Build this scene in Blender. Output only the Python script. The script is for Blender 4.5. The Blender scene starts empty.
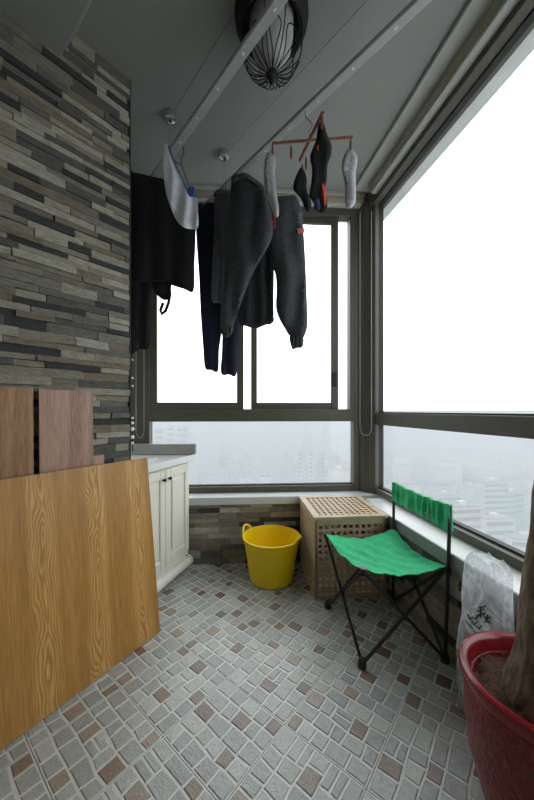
import bpy, bmesh, math, random
from mathutils import Vector, Matrix, noise, geometry
from mathutils.bvhtree import BVHTree

random.seed(11)
scene = bpy.context.scene
COL = scene.collection

# ------------------------------------------------------------------ camera
F = 314.0; HZ = 410.0; CX = 267.0; EYE = 1.2
cam_d = bpy.data.cameras.new('camera'); cam = bpy.data.objects.new('camera', cam_d); COL.objects.link(cam)
cam.location = (0, 0, EYE); cam.rotation_euler = (math.pi/2, 0, 0)
cam_d.sensor_fit = 'HORIZONTAL'; cam_d.sensor_width = 36.0
cam_d.lens = 36.0*F/534.0
cam_d.shift_y = (HZ-400.0)/534.0
cam_d.clip_start = 0.02; cam_d.clip_end = 6000
scene.camera = cam

# ------------------------------------------------------------------ world, exposure
SKY = 3.2
world = bpy.data.worlds.new('overcast_sky'); scene.world = world; world.use_nodes = True
nt = world.node_tree; nt.nodes.clear()
tc = nt.nodes.new('ShaderNodeTexCoord'); sp = nt.nodes.new('ShaderNodeSeparateXYZ')
mx = nt.nodes.new('ShaderNodeMath'); mx.operation = 'MAXIMUM'; mx.inputs[1].default_value = 0.0
ma = nt.nodes.new('ShaderNodeMath'); ma.operation = 'MULTIPLY_ADD'; ma.inputs[1].default_value = 0.6*SKY; ma.inputs[2].default_value = 0.7*SKY
bg = nt.nodes.new('ShaderNodeBackground'); bg.inputs[0].default_value = (0.96, 0.985, 1.0, 1)
wo = nt.nodes.new('ShaderNodeOutputWorld')
nt.links.new(tc.outputs['Generated'], sp.inputs[0]); nt.links.new(sp.outputs[2], mx.inputs[0])
nt.links.new(mx.outputs[0], ma.inputs[0]); nt.links.new(ma.outputs[0], bg.inputs[1]); nt.links.new(bg.outputs[0], wo.inputs[0])
scene.view_settings.view_transform = 'Standard'; scene.view_settings.look = 'None'
scene.view_settings.gamma = 1.0; scene.view_settings.use_curve_mapping = False
scene.view_settings.exposure = 0.0
scene.cycles.volume_bounces = 2
scene.cycles.max_bounces = 10; scene.cycles.diffuse_bounces = 6
scene.cycles.transparent_max_bounces = 24

# ------------------------------------------------------------------ helpers
def at(u, v, Y):
    return Vector(((u-CX)/F*Y, Y, EYE-(v-HZ)/F*Y))
def floor_at(u, v):
    return at(u, v, EYE*F/(v-HZ))
def lin(c):
    c /= 255.0
    return c/12.92 if c <= 0.04045 else ((c+0.055)/1.055)**2.4
def rgb(r, g, b): return (lin(r), lin(g), lin(b), 1.0)

def new_mat(name):
    m = bpy.data.materials.new(name); m.use_nodes = True
    n = m.node_tree.nodes; l = m.node_tree.links
    return m, n, l, n['Principled BSDF']
def mat(name, col, rough=0.6, var=0.12, scale=12.0, bump=0.0, bscale=60.0, metal=0.0, stretch=(1, 1, 1), spec=0.5, sheen=0.0):
    m, n, l, b = new_mat(name)
    t = n.new('ShaderNodeTexCoord'); mp = n.new('ShaderNodeMapping'); mp.inputs['Scale'].default_value = stretch
    l.new(t.outputs['Object'], mp.inputs[0])
    no = n.new('ShaderNodeTexNoise'); no.inputs['Scale'].default_value = scale; no.inputs['Detail'].default_value = 5
    l.new(mp.outputs[0], no.inputs['Vector'])
    cr = n.new('ShaderNodeValToRGB')
    cr.color_ramp.elements[0].position = 0.3; cr.color_ramp.elements[1].position = 0.7
    cr.color_ramp.elements[0].color = tuple(c*(1-var) for c in col[:3])+(1,)
    cr.color_ramp.elements[1].color = tuple(min(1, c*(1+var)) for c in col[:3])+(1,)
    l.new(no.outputs[0], cr.inputs[0]); l.new(cr.outputs[0], b.inputs['Base Color'])
    b.inputs['Roughness'].default_value = rough; b.inputs['Metallic'].default_value = metal
    b.inputs['Specular IOR Level'].default_value = spec
    if sheen: b.inputs['Sheen Weight'].default_value = sheen
    if bump:
        n2 = n.new('ShaderNodeTexNoise'); n2.inputs['Scale'].default_value = bscale; n2.inputs['Detail'].default_value = 4
        l.new(mp.outputs[0], n2.inputs['Vector'])
        bp = n.new('ShaderNodeBump'); bp.inputs['Strength'].default_value = bump; bp.inputs['Distance'].default_value = 0.01
        l.new(n2.outputs[0], bp.inputs['Height']); l.new(bp.outputs[0], b.inputs['Normal'])
    return m
def piece_mat(name, stops, rough, nscale, bump, bscale, stretch=(1, 1, 1), var=0.35):
    """colour chosen per piece (object or mesh island), with grain on top"""
    m, n, l, b = new_mat(name)
    oi = n.new('ShaderNodeObjectInfo'); ge = n.new('ShaderNodeNewGeometry')
    ad = n.new('ShaderNodeMath'); ad.operation = 'ADD'; fr = n.new('ShaderNodeMath'); fr.operation = 'FRACT'
    l.new(oi.outputs['Random'], ad.inputs[0]); l.new(ge.outputs['Random Per Island'], ad.inputs[1]); l.new(ad.outputs[0], fr.inputs[0])
    cr = n.new('ShaderNodeValToRGB'); cr.color_ramp.interpolation = 'CONSTANT'
    el = cr.color_ramp.elements
    while len(el) < len(stops): el.new(0.5)
    for e, (p, c) in zip(el, stops): e.position = p; e.color = c
    l.new(fr.outputs[0], cr.inputs[0])
    mp = n.new('ShaderNodeMapping'); mp.inputs['Scale'].default_value = stretch
    l.new(ge.outputs['Position'], mp.inputs[0])
    no = n.new('ShaderNodeTexNoise'); no.inputs['Scale'].default_value = nscale; no.inputs['Detail'].default_value = 6; no.inputs['Roughness'].default_value = 0.7
    l.new(mp.outputs[0], no.inputs['Vector'])
    mr = n.new('ShaderNodeMapRange'); mr.inputs[1].default_value = 0.3; mr.inputs[2].default_value = 0.7
    mr.inputs[3].default_value = 1-var; mr.inputs[4].default_value = 1+var
    l.new(no.outputs[0], mr.inputs[0])
    hs = n.new('ShaderNodeHueSaturation'); l.new(cr.outputs[0], hs.inputs['Color']); l.new(mr.outputs[0], hs.inputs['Value'])
    l.new(hs.outputs[0], b.inputs['Base Color']); b.inputs['Roughness'].default_value = rough; b.inputs['Specular IOR Level'].default_value = 0.85 if rough < 0.5 else 0.4
    n2 = n.new('ShaderNodeTexNoise'); n2.inputs['Scale'].default_value = bscale; n2.inputs['Detail'].default_value = 5
    l.new(mp.outputs[0], n2.inputs['Vector'])
    bp = n.new('ShaderNodeBump'); bp.inputs['Strength'].default_value = bump; bp.inputs['Distance'].default_value = 0.006
    l.new(n2.outputs[0], bp.inputs['Height']); l.new(bp.outputs[0], b.inputs['Normal'])
    return m
def veneer(name, dark, mid, light, cont=9.0, sx=5.0, sz=0.45, rough=0.45):
    """oak veneer: contour lines of a noise stretched along the grain give the cathedral figure"""
    m, n, l, b = new_mat(name)
    t = n.new('ShaderNodeTexCoord'); mp = n.new('ShaderNodeMapping'); mp.inputs['Scale'].default_value = (sx, sx, sz)
    l.new(t.outputs['Object'], mp.inputs[0])
    no = n.new('ShaderNodeTexNoise'); no.inputs['Scale'].default_value = 1.0; no.inputs['Detail'].default_value = 1.0
    l.new(mp.outputs[0], no.inputs['Vector'])
    mu = n.new('ShaderNodeMath'); mu.operation = 'MULTIPLY'; mu.inputs[1].default_value = cont*2*math.pi
    si = n.new('ShaderNodeMath'); si.operation = 'SINE'
    l.new(no.outputs[0], mu.inputs[0]); l.new(mu.outputs[0], si.inputs[0])
    mp2 = n.new('ShaderNodeMapping'); mp2.inputs['Scale'].default_value = (260, 260, 14)
    l.new(t.outputs['Object'], mp2.inputs[0])
    n2 = n.new('ShaderNodeTexNoise'); n2.inputs['Scale'].default_value = 1.0; n2.inputs['Detail'].default_value = 3
    l.new(mp2.outputs[0], n2.inputs['Vector'])
    a1 = n.new('ShaderNodeMath'); a1.operation = 'MULTIPLY_ADD'; a1.inputs[1].default_value = 0.13; a1.inputs[2].default_value = 0.0
    l.new(si.outputs[0], a1.inputs[0])
    a2 = n.new('ShaderNodeMath'); a2.operation = 'ADD'; l.new(a1.outputs[0], a2.inputs[0]); l.new(n2.outputs[0], a2.inputs[1])
    cr = n.new('ShaderNodeValToRGB'); el = cr.color_ramp.elements; el.new(0.5)
    for e, (p, c) in zip(el, ((0.22, dark), (0.5, mid), (0.75, light))): e.position = p; e.color = c
    l.new(a2.outputs[0], cr.inputs[0]); l.new(cr.outputs[0], b.inputs['Base Color'])
    b.inputs['Roughness'].default_value = rough
    bp = n.new('ShaderNodeBump'); bp.inputs['Strength'].default_value = 0.08; bp.inputs['Distance'].default_value = 0.002
    l.new(a2.outputs[0], bp.inputs['Height']); l.new(bp.outputs[0], b.inputs['Normal'])
    return m

def cathedral(name, base, dark, light, x0, period):
    """oak veneer with straight fine grain and repeating columns of cathedral figure"""
    m, n, l, b = new_mat(name)
    def math_(op, a, b_=None, c=None):
        k = n.new('ShaderNodeMath'); k.operation = op
        for i, q in enumerate((a, b_, c)):
            if q is None: continue
            if isinstance(q, (int, float)): k.inputs[i].default_value = q
            else: l.new(q, k.inputs[i])
        return k.outputs[0]
    def noise_(scale, detail=2):
        mp = n.new('ShaderNodeMapping'); mp.inputs['Scale'].default_value = scale; l.new(t.outputs['Object'], mp.inputs[0])
        k = n.new('ShaderNodeTexNoise'); k.inputs['Scale'].default_value = 1; k.inputs['Detail'].default_value = detail
        l.new(mp.outputs[0], k.inputs['Vector']); return k.outputs[0]
    t = n.new('ShaderNodeTexCoord'); sp_ = n.new('ShaderNodeSeparateXYZ'); l.new(t.outputs['Object'], sp_.inputs[0])
    wob = math_('MULTIPLY', math_('SUBTRACT', noise_((2, 2, 2.2), 1), 0.5), 0.05)
    ph = math_('ADD', math_('SUBTRACT', sp_.outputs[0], x0-period*20), wob)
    ax = math_('ABSOLUTE', math_('SUBTRACT', math_('MODULO', ph, period), period/2))      # distance from the column centre
    zz = math_('MULTIPLY', math_('SUBTRACT', noise_((7, 7, 2.6), 2), 0.5), 3.2)
    f = math_('ADD', math_('MULTIPLY', math_('POWER', math_('MULTIPLY', ax, 20.0), 1.3), 1.0), zz)
    ring = math_('POWER', math_('ABSOLUTE', math_('SINE', math_('MULTIPLY', f, 15.0))), 2.0)
    mask = n.new('ShaderNodeMapRange'); mask.interpolation_type = 'SMOOTHSTEP'
    for i, q in ((1, 0.03), (2, 0.065), (3, 1.0), (4, 0.12)): mask.inputs[i].default_value = q
    l.new(ax, mask.inputs[0])
    fig = math_('MULTIPLY', ring, mask.outputs[0])
    fine = noise_((190, 190, 9), 3); streak = noise_((26, 26, 0.5), 2)
    v = math_('ADD', math_('MULTIPLY', fig, 0.34), math_('ADD', math_('MULTIPLY', fine, 0.55), math_('MULTIPLY', streak, 0.35)))
    cr = n.new('ShaderNodeValToRGB'); el = cr.color_ramp.elements; el.new(0.5)
    for e, (p, c) in zip(el, ((0.30, dark), (0.52, base), (0.85, light))): e.position = p; e.color = c
    l.new(v, cr.inputs[0]); l.new(cr.outputs[0], b.inputs['Base Color']); b.inputs['Roughness'].default_value = 0.42
    bp = n.new('ShaderNodeBump'); bp.inputs['Strength'].default_value = 0.06; bp.inputs['Distance'].default_value = 0.002
    l.new(v, bp.inputs['Height']); l.new(bp.outputs[0], b.inputs['Normal'])
    return m

class MB:
    """collects shapes in world coordinates; build() links them as ONE mesh object"""
    def __init__(s): s.bm = bmesh.new()
    def hull8(s, p):
        v = [s.bm.verts.new(q) for q in p]
        for f in ((0, 3, 2, 1), (4, 5, 6, 7), (0, 1, 5, 4), (1, 2, 6, 5), (2, 3, 7, 6), (3, 0, 4, 7)):
            s.bm.faces.new([v[i] for i in f])
        return s
    def box(s, x0, x1, y0, y1, z0, z1):
        return s.hull8([(x0, y0, z0), (x1, y0, z0), (x1, y1, z0), (x0, y1, z0), (x0, y0, z1), (x1, y0, z1), (x1, y1, z1), (x0, y1, z1)])
    def obox(s, o, ax, ay, az, x0, x1, y0, y1, z0, z1):
        o = Vector(o); ax = Vector(ax); ay = Vector(ay); az = Vector(az)
        g = lambda a, b, c: o+ax*a+ay*b+az*c
        return s.hull8([g(x0, y0, z0), g(x1, y0, z0), g(x1, y1, z0), g(x0, y1, z0), g(x0, y0, z1), g(x1, y0, z1), g(x1, y1, z1), g(x0, y1, z1)])
    def prism(s, pts, z0, z1):
        lo = [s.bm.verts.new((p[0], p[1], z0)) for p in pts]; hi = [s.bm.verts.new((p[0], p[1], z1)) for p in pts]
        s.bm.faces.new(lo[::-1]); s.bm.faces.new(hi)
        for i in range(len(pts)):
            j = (i+1) % len(pts); s.bm.faces.new((lo[i], lo[j], hi[j], hi[i]))
        return s
    def lathe(s, c, prof, n=32, rx=1, ry=1, closed=False):
        rings = []
        for r, z in prof:
            rings.append([s.bm.verts.new((c[0]+r*rx*math.cos(2*math.pi*i/n), c[1]+r*ry*math.sin(2*math.pi*i/n), c[2]+z)) for i in range(n)])
        for a, b in zip(rings, rings[1:]+([rings[0]] if closed else [])):
            for i in range(n):
                j = (i+1) % n; s.bm.faces.new((a[i], a[j], b[j], b[i]))
        if not closed:
            for r, k in ((rings[0], -1), (rings[-1], 1)): s.bm.faces.new(r[::k])
        return s
    def tube(s, pts, r, n=8, cap=True, flat=1.0, up=None):
        pts = [Vector(p) for p in pts]; rs = r if isinstance(r, (list, tuple)) else [r]*len(pts)
        rings = []; prev = up
        for i, p in enumerate(pts):
            t = (pts[min(i+1, len(pts)-1)]-pts[max(i-1, 0)]).normalized()
            ref = Vector(prev) if prev is not None else (Vector((0, 0, 1)) if abs(t.z) < 0.9 else Vector((1, 0, 0)))
            a = t.cross(ref)
            if a.length < 1e-5: a = t.cross(Vector((0.3, 1, 0.2)))
            a.normalize(); b = a.cross(t).normalized(); prev = b
            rings.append([s.bm.verts.new(p+a*(rs[i]*math.cos(2*math.pi*k/n))+b*(rs[i]*flat*math.sin(2*math.pi*k/n))) for k in range(n)])
        for a, b in zip(rings, rings[1:]):
            for k in range(n):
                j = (k+1) % n; s.bm.faces.new((a[k], a[j], b[j], b[k]))
        if cap: s.bm.faces.new(rings[0][::-1]); s.bm.faces.new(rings[-1])
        return s
    def ball(s, c, r, n=10, sz=1.0):
        prof = [(max(1e-4, r*math.cos(a)), r*sz*math.sin(a)) for a in [(-0.5+i/(n//2+1))*math.pi for i in range(1, n//2+1)]]
        return s.lathe(c, [(r*0.05, -r*sz)]+prof+[(r*0.05, r*sz)], n)
    def bevel(s, w, seg=1):
        bmesh.ops.bevel(s.bm, geom=s.bm.edges[:], offset=w, segments=seg, affect='EDGES', profile=0.5, clamp_overlap=True)
        return s
    def mesh(s, name, m, origin=(0, 0, 0), smooth=False):
        bmesh.ops.recalc_face_normals(s.bm, faces=s.bm.faces[:])
        me = bpy.data.meshes.new(name)
        bmesh.ops.translate(s.bm, verts=s.bm.verts[:], vec=-Vector(origin))
        if smooth:
            for f in s.bm.faces: f.smooth = True
            for e in s.bm.edges:
                if len(e.link_faces) == 2 and e.calc_face_angle(0) > 0.7: e.smooth = False
        s.bm.to_mesh(me); s.bm.free(); me.materials.append(m)
        return me
    def build(s, name, m, parent=None, smooth=False, center=False):
        base = wpos(parent) if parent else Vector((0, 0, 0))
        org = base
        if center:
            lo = Vector([min(v.co[i] for v in s.bm.verts) for i in range(3)]); hi = Vector([max(v.co[i] for v in s.bm.verts) for i in range(3)])
            org = Vector(((lo.x+hi.x)/2, (lo.y+hi.y)/2, lo.z))
        o = bpy.data.objects.new(name, s.mesh(name, m, org, smooth)); COL.objects.link(o)
        o.location = org-base
        if parent: o.parent = parent
        return o
def wpos(o):
    p = Vector((0, 0, 0))
    while o: p += o.location; o = o.parent
    return p
def tag(o, label=None, cat=None, group=None, kind=None):
    if label: o['label'] = label
    if cat: o['category'] = cat
    if group: o['group'] = group
    if kind: o['kind'] = kind
    return o
def thing(name, loc, label=None, cat=None, group=None, kind=None):
    o = bpy.data.objects.new(name, None); COL.objects.link(o); o.location = loc; o.empty_display_size = 0.05
    return tag(o, label, cat, group, kind)
def place(name, me, parent, loc, rotz=0, scale=(1, 1, 1)):
    o = bpy.data.objects.new(name, me); COL.objects.link(o); o.parent = parent
    o.location = Vector(loc)-wpos(parent); o.rotation_euler = (0, 0, rotz); o.scale = scale
    return o

# ------------------------------------------------------------------ materials
M = {}
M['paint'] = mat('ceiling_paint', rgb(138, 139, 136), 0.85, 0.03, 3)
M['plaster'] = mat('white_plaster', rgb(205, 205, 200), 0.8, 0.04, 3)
M['frame'] = mat('bronze_aluminium', rgb(78, 75, 64), 0.45, 0.06, 20, metal=0.0)
M['gasket'] = mat('black_gasket', rgb(18, 18, 17), 0.6, 0.05)
M['cassette'] = mat('beige_cassette', rgb(150, 144, 126), 0.5, 0.04)
M['cornice'] = mat('white_cornice', rgb(170, 171, 166), 0.6, 0.03)
M['sill'] = mat('white_marble', rgb(192, 194, 194), 0.3, 0.06, 5)
M['mortar'] = mat('dark_mortar', rgb(58, 55, 50), 0.9, 0.2, 40, bump=0.3)
M['concrete'] = mat('pale_concrete', rgb(190, 192, 192), 0.85, 0.08, 6)
M['joint'] = mat('dark_joint', rgb(66, 66, 66), 0.9, 0.1)
M['grout'] = mat('tile_grout', rgb(192, 194, 190), 0.28, 0.06, 30, bump=0.15, bscale=150, spec=0.85)
st = [(0.0, rgb(124, 121, 110)), (0.14, rgb(152, 147, 132)), (0.3, rgb(92, 91, 86)), (0.44, rgb(62, 63, 62)), (0.56, rgb(136, 130, 114)),
      (0.68, rgb(166, 161, 147)), (0.8, rgb(106, 104, 97)), (0.9, rgb(122, 112, 98))]
M['stone'] = piece_mat('ledger_stone', st, 0.85, 22, 0.9, 55, stretch=(1, 1, 3), var=0.28)
cb = [(0.0, rgb(164, 166, 162)), (0.2, rgb(154, 157, 154)), (0.4, rgb(172, 174, 170)), (0.6, rgb(158, 160, 156)), (0.8, rgb(148, 150, 148))]
M['cobble'] = piece_mat('grey_cobble', cb, 0.26, 45, 0.38, 110, var=0.16)
cbr = [(0.0, rgb(128, 110, 98)), (0.35, rgb(112, 94, 84)), (0.7, rgb(146, 132, 120))]
M['brown'] = piece_mat('brown_cobble', cbr, 0.26, 45, 0.38, 110, var=0.16)
M['oak'] = cathedral('golden_oak_veneer', rgb(180, 132, 66), rgb(154, 108, 48), rgb(214, 170, 104), 1.145-0.09-0.111, 0.222)
M['oak_edge'] = mat('board_edge', rgb(168, 124, 64), 0.6, 0.15, 60)
M['walnut'] = veneer('reddish_veneer', rgb(140, 106, 88), rgb(172, 136, 116), rgb(188, 154, 134), cont=5, sx=7, sz=0.3)
M['teak'] = veneer('brown_veneer', rgb(132, 96, 66), rgb(164, 124, 88), rgb(182, 144, 106), cont=5, sx=7, sz=0.3)
M['black_edge'] = mat('black_board_edge', rgb(24, 22, 20), 0.7, 0.1)
M['cab'] = mat('cream_cabinet_paint', rgb(226, 224, 212), 0.45, 0.03, 8)
M['knob'] = mat('black_knob_metal', rgb(20, 19, 18), 0.35, 0.05, metal=0.5)
M['counter'] = mat('white_counter', rgb(228, 230, 230), 0.15, 0.03, 5)
M['basin'] = mat('white_ceramic', rgb(236, 238, 240), 0.08, 0.02, 5)
M['upstand'] = mat('grey_stone_ledge', rgb(150, 150, 144), 0.5, 0.06, 20)
M['yellow'] = mat('yellow_rubber', rgb(238, 206, 6), 0.42, 0.04, 6)
M['acacia'] = mat('pale_acacia', rgb(182, 162, 136), 0.55, 0.2, 10, stretch=(1, 1, 1))
M['green'] = mat('green_canvas', rgb(38, 178, 120), 0.75, 0.10, 30, bump=0.25, bscale=220)
M['steel'] = mat('black_steel', rgb(24, 24, 25), 0.4, 0.05)
M['plastic_black'] = mat('black_plastic', rgb(22, 22, 22), 0.5, 0.05)
M['patch'] = mat('grey_patch', rgb(112, 132, 124), 0.6, 0.3, 90)
M['pot'] = mat('red_glaze', rgb(132, 26, 36), 0.22, 0.25, 18, bump=0.05, bscale=40)
M['pot_carve'] = mat('red_glaze_carved', rgb(120, 38, 34), 0.35, 0.5, 90, bump=0.8, bscale=70)
M['soil'] = mat('dark_soil', rgb(84, 60, 44), 0.95, 0.5, 60, bump=1.0, bscale=90)
M['bark'] = mat('brown_bark', rgb(110, 95, 78), 0.9, 0.6, 40, bump=1.0, bscale=60, stretch=(1, 1, 0.35))
M['leaf'] = mat('green_leaf', rgb(54, 92, 44), 0.4, 0.2, 10)
M['alu'] = mat('aluminium', rgb(172, 175, 176), 0.45, 0.05, 30, metal=0.15)
M['chrome'] = mat('brushed_chrome', rgb(196, 198, 200), 0.25, 0.05, metal=0.85)
M['wire'] = mat('grey_wire', rgb(120, 122, 122), 0.4, 0.05, metal=0.6)
M['iron'] = mat('black_iron', rgb(15, 14, 13), 0.8, 0.1, 40)
M['shade'] = mat('frosted_lamp_glass', rgb(172, 174, 172), 0.35, 0.05)
M['black_cloth'] = mat('black_cotton', rgb(18, 18, 21), 0.95, 0.2, 50, bump=0.3, bscale=150)
M['navy'] = mat('navy_cotton', rgb(28, 32, 50), 0.95, 0.2, 40, bump=0.3, bscale=150)
M['charcoal'] = mat('charcoal_jersey', rgb(66, 70, 74), 0.95, 0.22, 40, bump=0.4, bscale=120)
M['dark_cloth'] = mat('dark_grey_cotton', rgb(52, 54, 58), 0.95, 0.2, 40, bump=0.3, bscale=150)
M['grey_cloth'] = mat('grey_cotton', rgb(86, 88, 92), 0.95, 0.2, 40, bump=0.3, bscale=150, stretch=(6, 6, 0.5))
M['white_cloth'] = mat('white_cotton', rgb(226, 228, 238), 0.9, 0.08, 30, bump=0.3, bscale=90)
M['blue_trim'] = mat('blue_trim', rgb(52, 84, 160), 0.8, 0.1)
M['sock_grey'] = mat('light_grey_knit', rgb(176, 178, 182), 0.95, 0.25, 70, bump=0.4, bscale=200)
M['sock_black'] = mat('black_knit', rgb(22, 22, 25), 0.95, 0.2, 70, bump=0.4, bscale=200)
M['sock_red'] = mat('red_knit', rgb(196, 66, 40), 0.95, 0.2, 70)
M['sock_blue'] = mat('blue_knit', rgb(60, 62, 104), 0.95, 0.2, 70)
M['sock_grey_dark'] = mat('mid_grey_knit', rgb(118, 120, 124), 0.95, 0.2, 70)
M['redwood'] = mat('red_brown_wood', rgb(128, 84, 64), 0.5, 0.2, 30)
M['pink'] = mat('pink_print', rgb(206, 112, 120), 0.8, 0.1)
M['white_print'] = mat('white_print', rgb(206, 208, 210), 0.8, 0.05)
M['bead'] = mat('white_bead', rgb(226, 228, 228), 0.3, 0.02)
M['ink'] = mat('black_ink', rgb(22, 22, 24), 0.5, 0.05)
M['ground'] = mat('city_ground', rgb(104, 110, 102), 0.95, 0.6, 0.05)
M['tower'] = piece_mat('pale_tower', [(0, rgb(176, 176, 172)), (0.3, rgb(150, 152, 154)), (0.55, rgb(196, 192, 184)), (0.8, rgb(164, 156, 148))], 0.9, 0.1, 0.0, 1, var=0.1)
M['tower_roof'] = piece_mat('tower_roof', [(0, rgb(110, 114, 116)), (0.4, rgb(126, 116, 110)), (0.7, rgb(92, 100, 108))], 0.9, 0.1, 0.0, 1, var=0.1)
M['tower_glass'] = mat('tower_window', rgb(72, 82, 92), 0.3, 0.1, 0.3)
M['treetop'] = mat('hazy_foliage', rgb(78, 104, 66), 0.95, 0.3, 0.3)

def glass_mat():
    m = bpy.data.materials.new('window_glass'); m.use_nodes = True; n = m.node_tree.nodes; l = m.node_tree.links; n.clear()
    tr = n.new('ShaderNodeBsdfTransparent'); tr.inputs[0].default_value = (0.97, 0.985, 0.985, 1)
    gl = n.new('ShaderNodeBsdfGlossy'); gl.inputs['Roughness'].default_value = 0.02
    lw = n.new('ShaderNodeLayerWeight'); lw.inputs[0].default_value = 0.5
    pw = n.new('ShaderNodeMath'); pw.operation = 'POWER'; pw.inputs[1].default_value = 5.0
    fr = n.new('ShaderNodeMath'); fr.operation = 'MULTIPLY_ADD'; fr.inputs[1].default_value = 0.6; fr.inputs[2].default_value = 0.025
    l.new(lw.outputs['Facing'], pw.inputs[0]); l.new(pw.outputs[0], fr.inputs[0])
    mi = n.new('ShaderNodeMixShader'); ou = n.new('ShaderNodeOutputMaterial')
    l.new(fr.outputs[0], mi.inputs[0]); l.new(tr.outputs[0], mi.inputs[1]); l.new(gl.outputs[0], mi.inputs[2]); l.new(mi.outputs[0], ou.inputs[0])
    return m
M['glass'] = glass_mat()
def bag_mat():
    m = bpy.data.materials.new('clear_plastic_film'); m.use_nodes = True; n = m.node_tree.nodes; l = m.node_tree.links; n.clear()
    tr = n.new('ShaderNodeBsdfTransparent'); tr.inputs[0].default_value = (0.93, 0.94, 0.95, 1)
    pb = n.new('ShaderNodeBsdfPrincipled'); pb.inputs['Base Color'].default_value = rgb(232, 236, 240); pb.inputs['Roughness'].default_value = 0.15
    no = n.new('ShaderNodeTexNoise'); no.inputs['Scale'].default_value = 16; no.inputs['Distortion'].default_value = 1.5
    tc_ = n.new('ShaderNodeTexCoord'); l.new(tc_.outputs['Object'], no.inputs['Vector'])
    bp = n.new('ShaderNodeBump'); bp.inputs['Strength'].default_value = 0.5; bp.inputs['Distance'].default_value = 0.01
    l.new(no.outputs[0], bp.inputs['Height']); l.new(bp.outputs[0], pb.inputs['Normal'])
    mr = n.new('ShaderNodeMapRange'); mr.inputs[1].default_value = 0.35; mr.inputs[2].default_value = 0.65; mr.inputs[3].default_value = 0.22; mr.inputs[4].default_value = 0.6
    l.new(no.outputs[0], mr.inputs[0])
    tl = n.new('ShaderNodeBsdfTranslucent'); tl.inputs[0].default_value = rgb(232, 236, 240)
    m2 = n.new('ShaderNodeMixShader'); m2.inputs[0].default_value = 0.35; l.new(pb.outputs[0], m2.inputs[1]); l.new(tl.outputs[0], m2.inputs[2])
    mi = n.new('ShaderNodeMixShader'); ou = n.new('ShaderNodeOutputMaterial')
    l.new(mr.outputs[0], mi.inputs[0]); l.new(tr.outputs[0], mi.inputs[1]); l.new(m2.outputs[0], mi.inputs[2]); l.new(mi.outputs[0], ou.inputs[0])
    return m
M['bag'] = bag_mat()
def haze_mat():
    m = bpy.data.materials.new('morning_haze'); m.use_nodes = True; n = m.node_tree.nodes; l = m.node_tree.links; n.clear()
    sc_ = n.new('ShaderNodeVolumeScatter'); sc_.inputs['Color'].default_value = (0.92, 0.96, 1.0, 1); sc_.inputs['Density'].default_value = 0.0024
    ab_ = n.new('ShaderNodeVolumeAbsorption'); ab_.inputs['Color'].default_value = (0.0, 0.02, 0.06, 1); ab_.inputs['Density'].default_value = 0.0028
    vs = n.new('ShaderNodeAddShader'); l.new(sc_.outputs[0], vs.inputs[0]); l.new(ab_.outputs[0], vs.inputs[1])
    ou = n.new('ShaderNodeOutputMaterial'); l.new(vs.outputs[0], ou.inputs['Volume'])
    return m
M['haze'] = haze_mat()

# ------------------------------------------------------------------ room geometry constants
LO = Vector((-0.747, 1.717, 0)); LA = Vector((-0.634, -0.7733, 0)); LN = Vector((0.7733, -0.634, 0))   # stone wall: edge, run, normal
ZC = 3.0; UP = Vector((0, 0, 1))
BS = 0.065; BE = Vector((1, BS, 0)).normalized(); BNn = Vector((-BS, 1, 0)).normalized()   # back window plane, outward normal
def bg_y(x): return 2.64+BS*x
def bx(u):
    k = (u-CX)/F; return k*2.64/(1-BS*k)
RS = 0.157; RD = Vector((-RS, 1, 0)).normalized(); RN = Vector((1, RS, 0)).normalized()     # right window plane
def rp(c, y): return Vector((c-RS*y, y, 0))
BO = Vector((0, 2.64, 0)); RO = Vector((1.326, 0, 0))
def bslab(mb, x0, x1, off0, off1, z0, z1):
    """box along the back window; off = metres out from the glass plane (minus = into the room)"""
    return mb.obox(BO, BE, BNn, UP, x0/BE.x, x1/BE.x, off0, off1, z0, z1)
def rslab(mb, y0, y1, off0, off1, z0, z1):
    return mb.obox(RO, RD, RN, UP, y0/RD.y, y1/RD.y, off0, off1, z0, z1)

# ------------------------------------------------------------------ floor: tiles with raised cobbles
D1 = Vector((0.7733, -0.634, 0)); D2 = Vector((0.634, 0.7733, 0)); TS = 0.32
floor = MB().prism([(-3.0, -1.3), (1.75, -1.3), (1.45, 2.95), (-1.5, 2.95), (-1.5, 2.0), (-3.0, -0.6)], -0.12, -0.006).build('floor', M['joint'])
floor['kind'] = 'structure'
tile_me = MB().box(0.0012, TS-0.0012, 0.0012, TS-0.0012, -0.006, -0.0022).mesh('floor_tile', M['grout'])
def split(x0, y0, x1, y1, out, rng):
    """irregular courses of roughly square cobbles filling one tile"""
    hs_ = [rng.uniform(0.80, 1.22) for _ in range(5)]; k = (y1-y0)/sum(hs_); y = y0
    for h in hs_:
        h *= k; n_ = rng.choice((4, 5, 5)); ws = [rng.choice((rng.uniform(0.65, 0.9), rng.uniform(0.95, 1.45))) for _ in range(n_)]; q = (x1-x0)/sum(ws); x = x0
        for w in ws:
            w *= q
            if w > 0.07 and h > 0.068 and rng.random() < 0.4:
                c = rng.uniform(0.42, 0.58); out.append((x, y, x+w, y+h*c)); out.append((x, y+h*c, x+w, y+h))
            else: out.append((x, y, x+w, y+h))
            x += w
        y += h
variants = []
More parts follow.
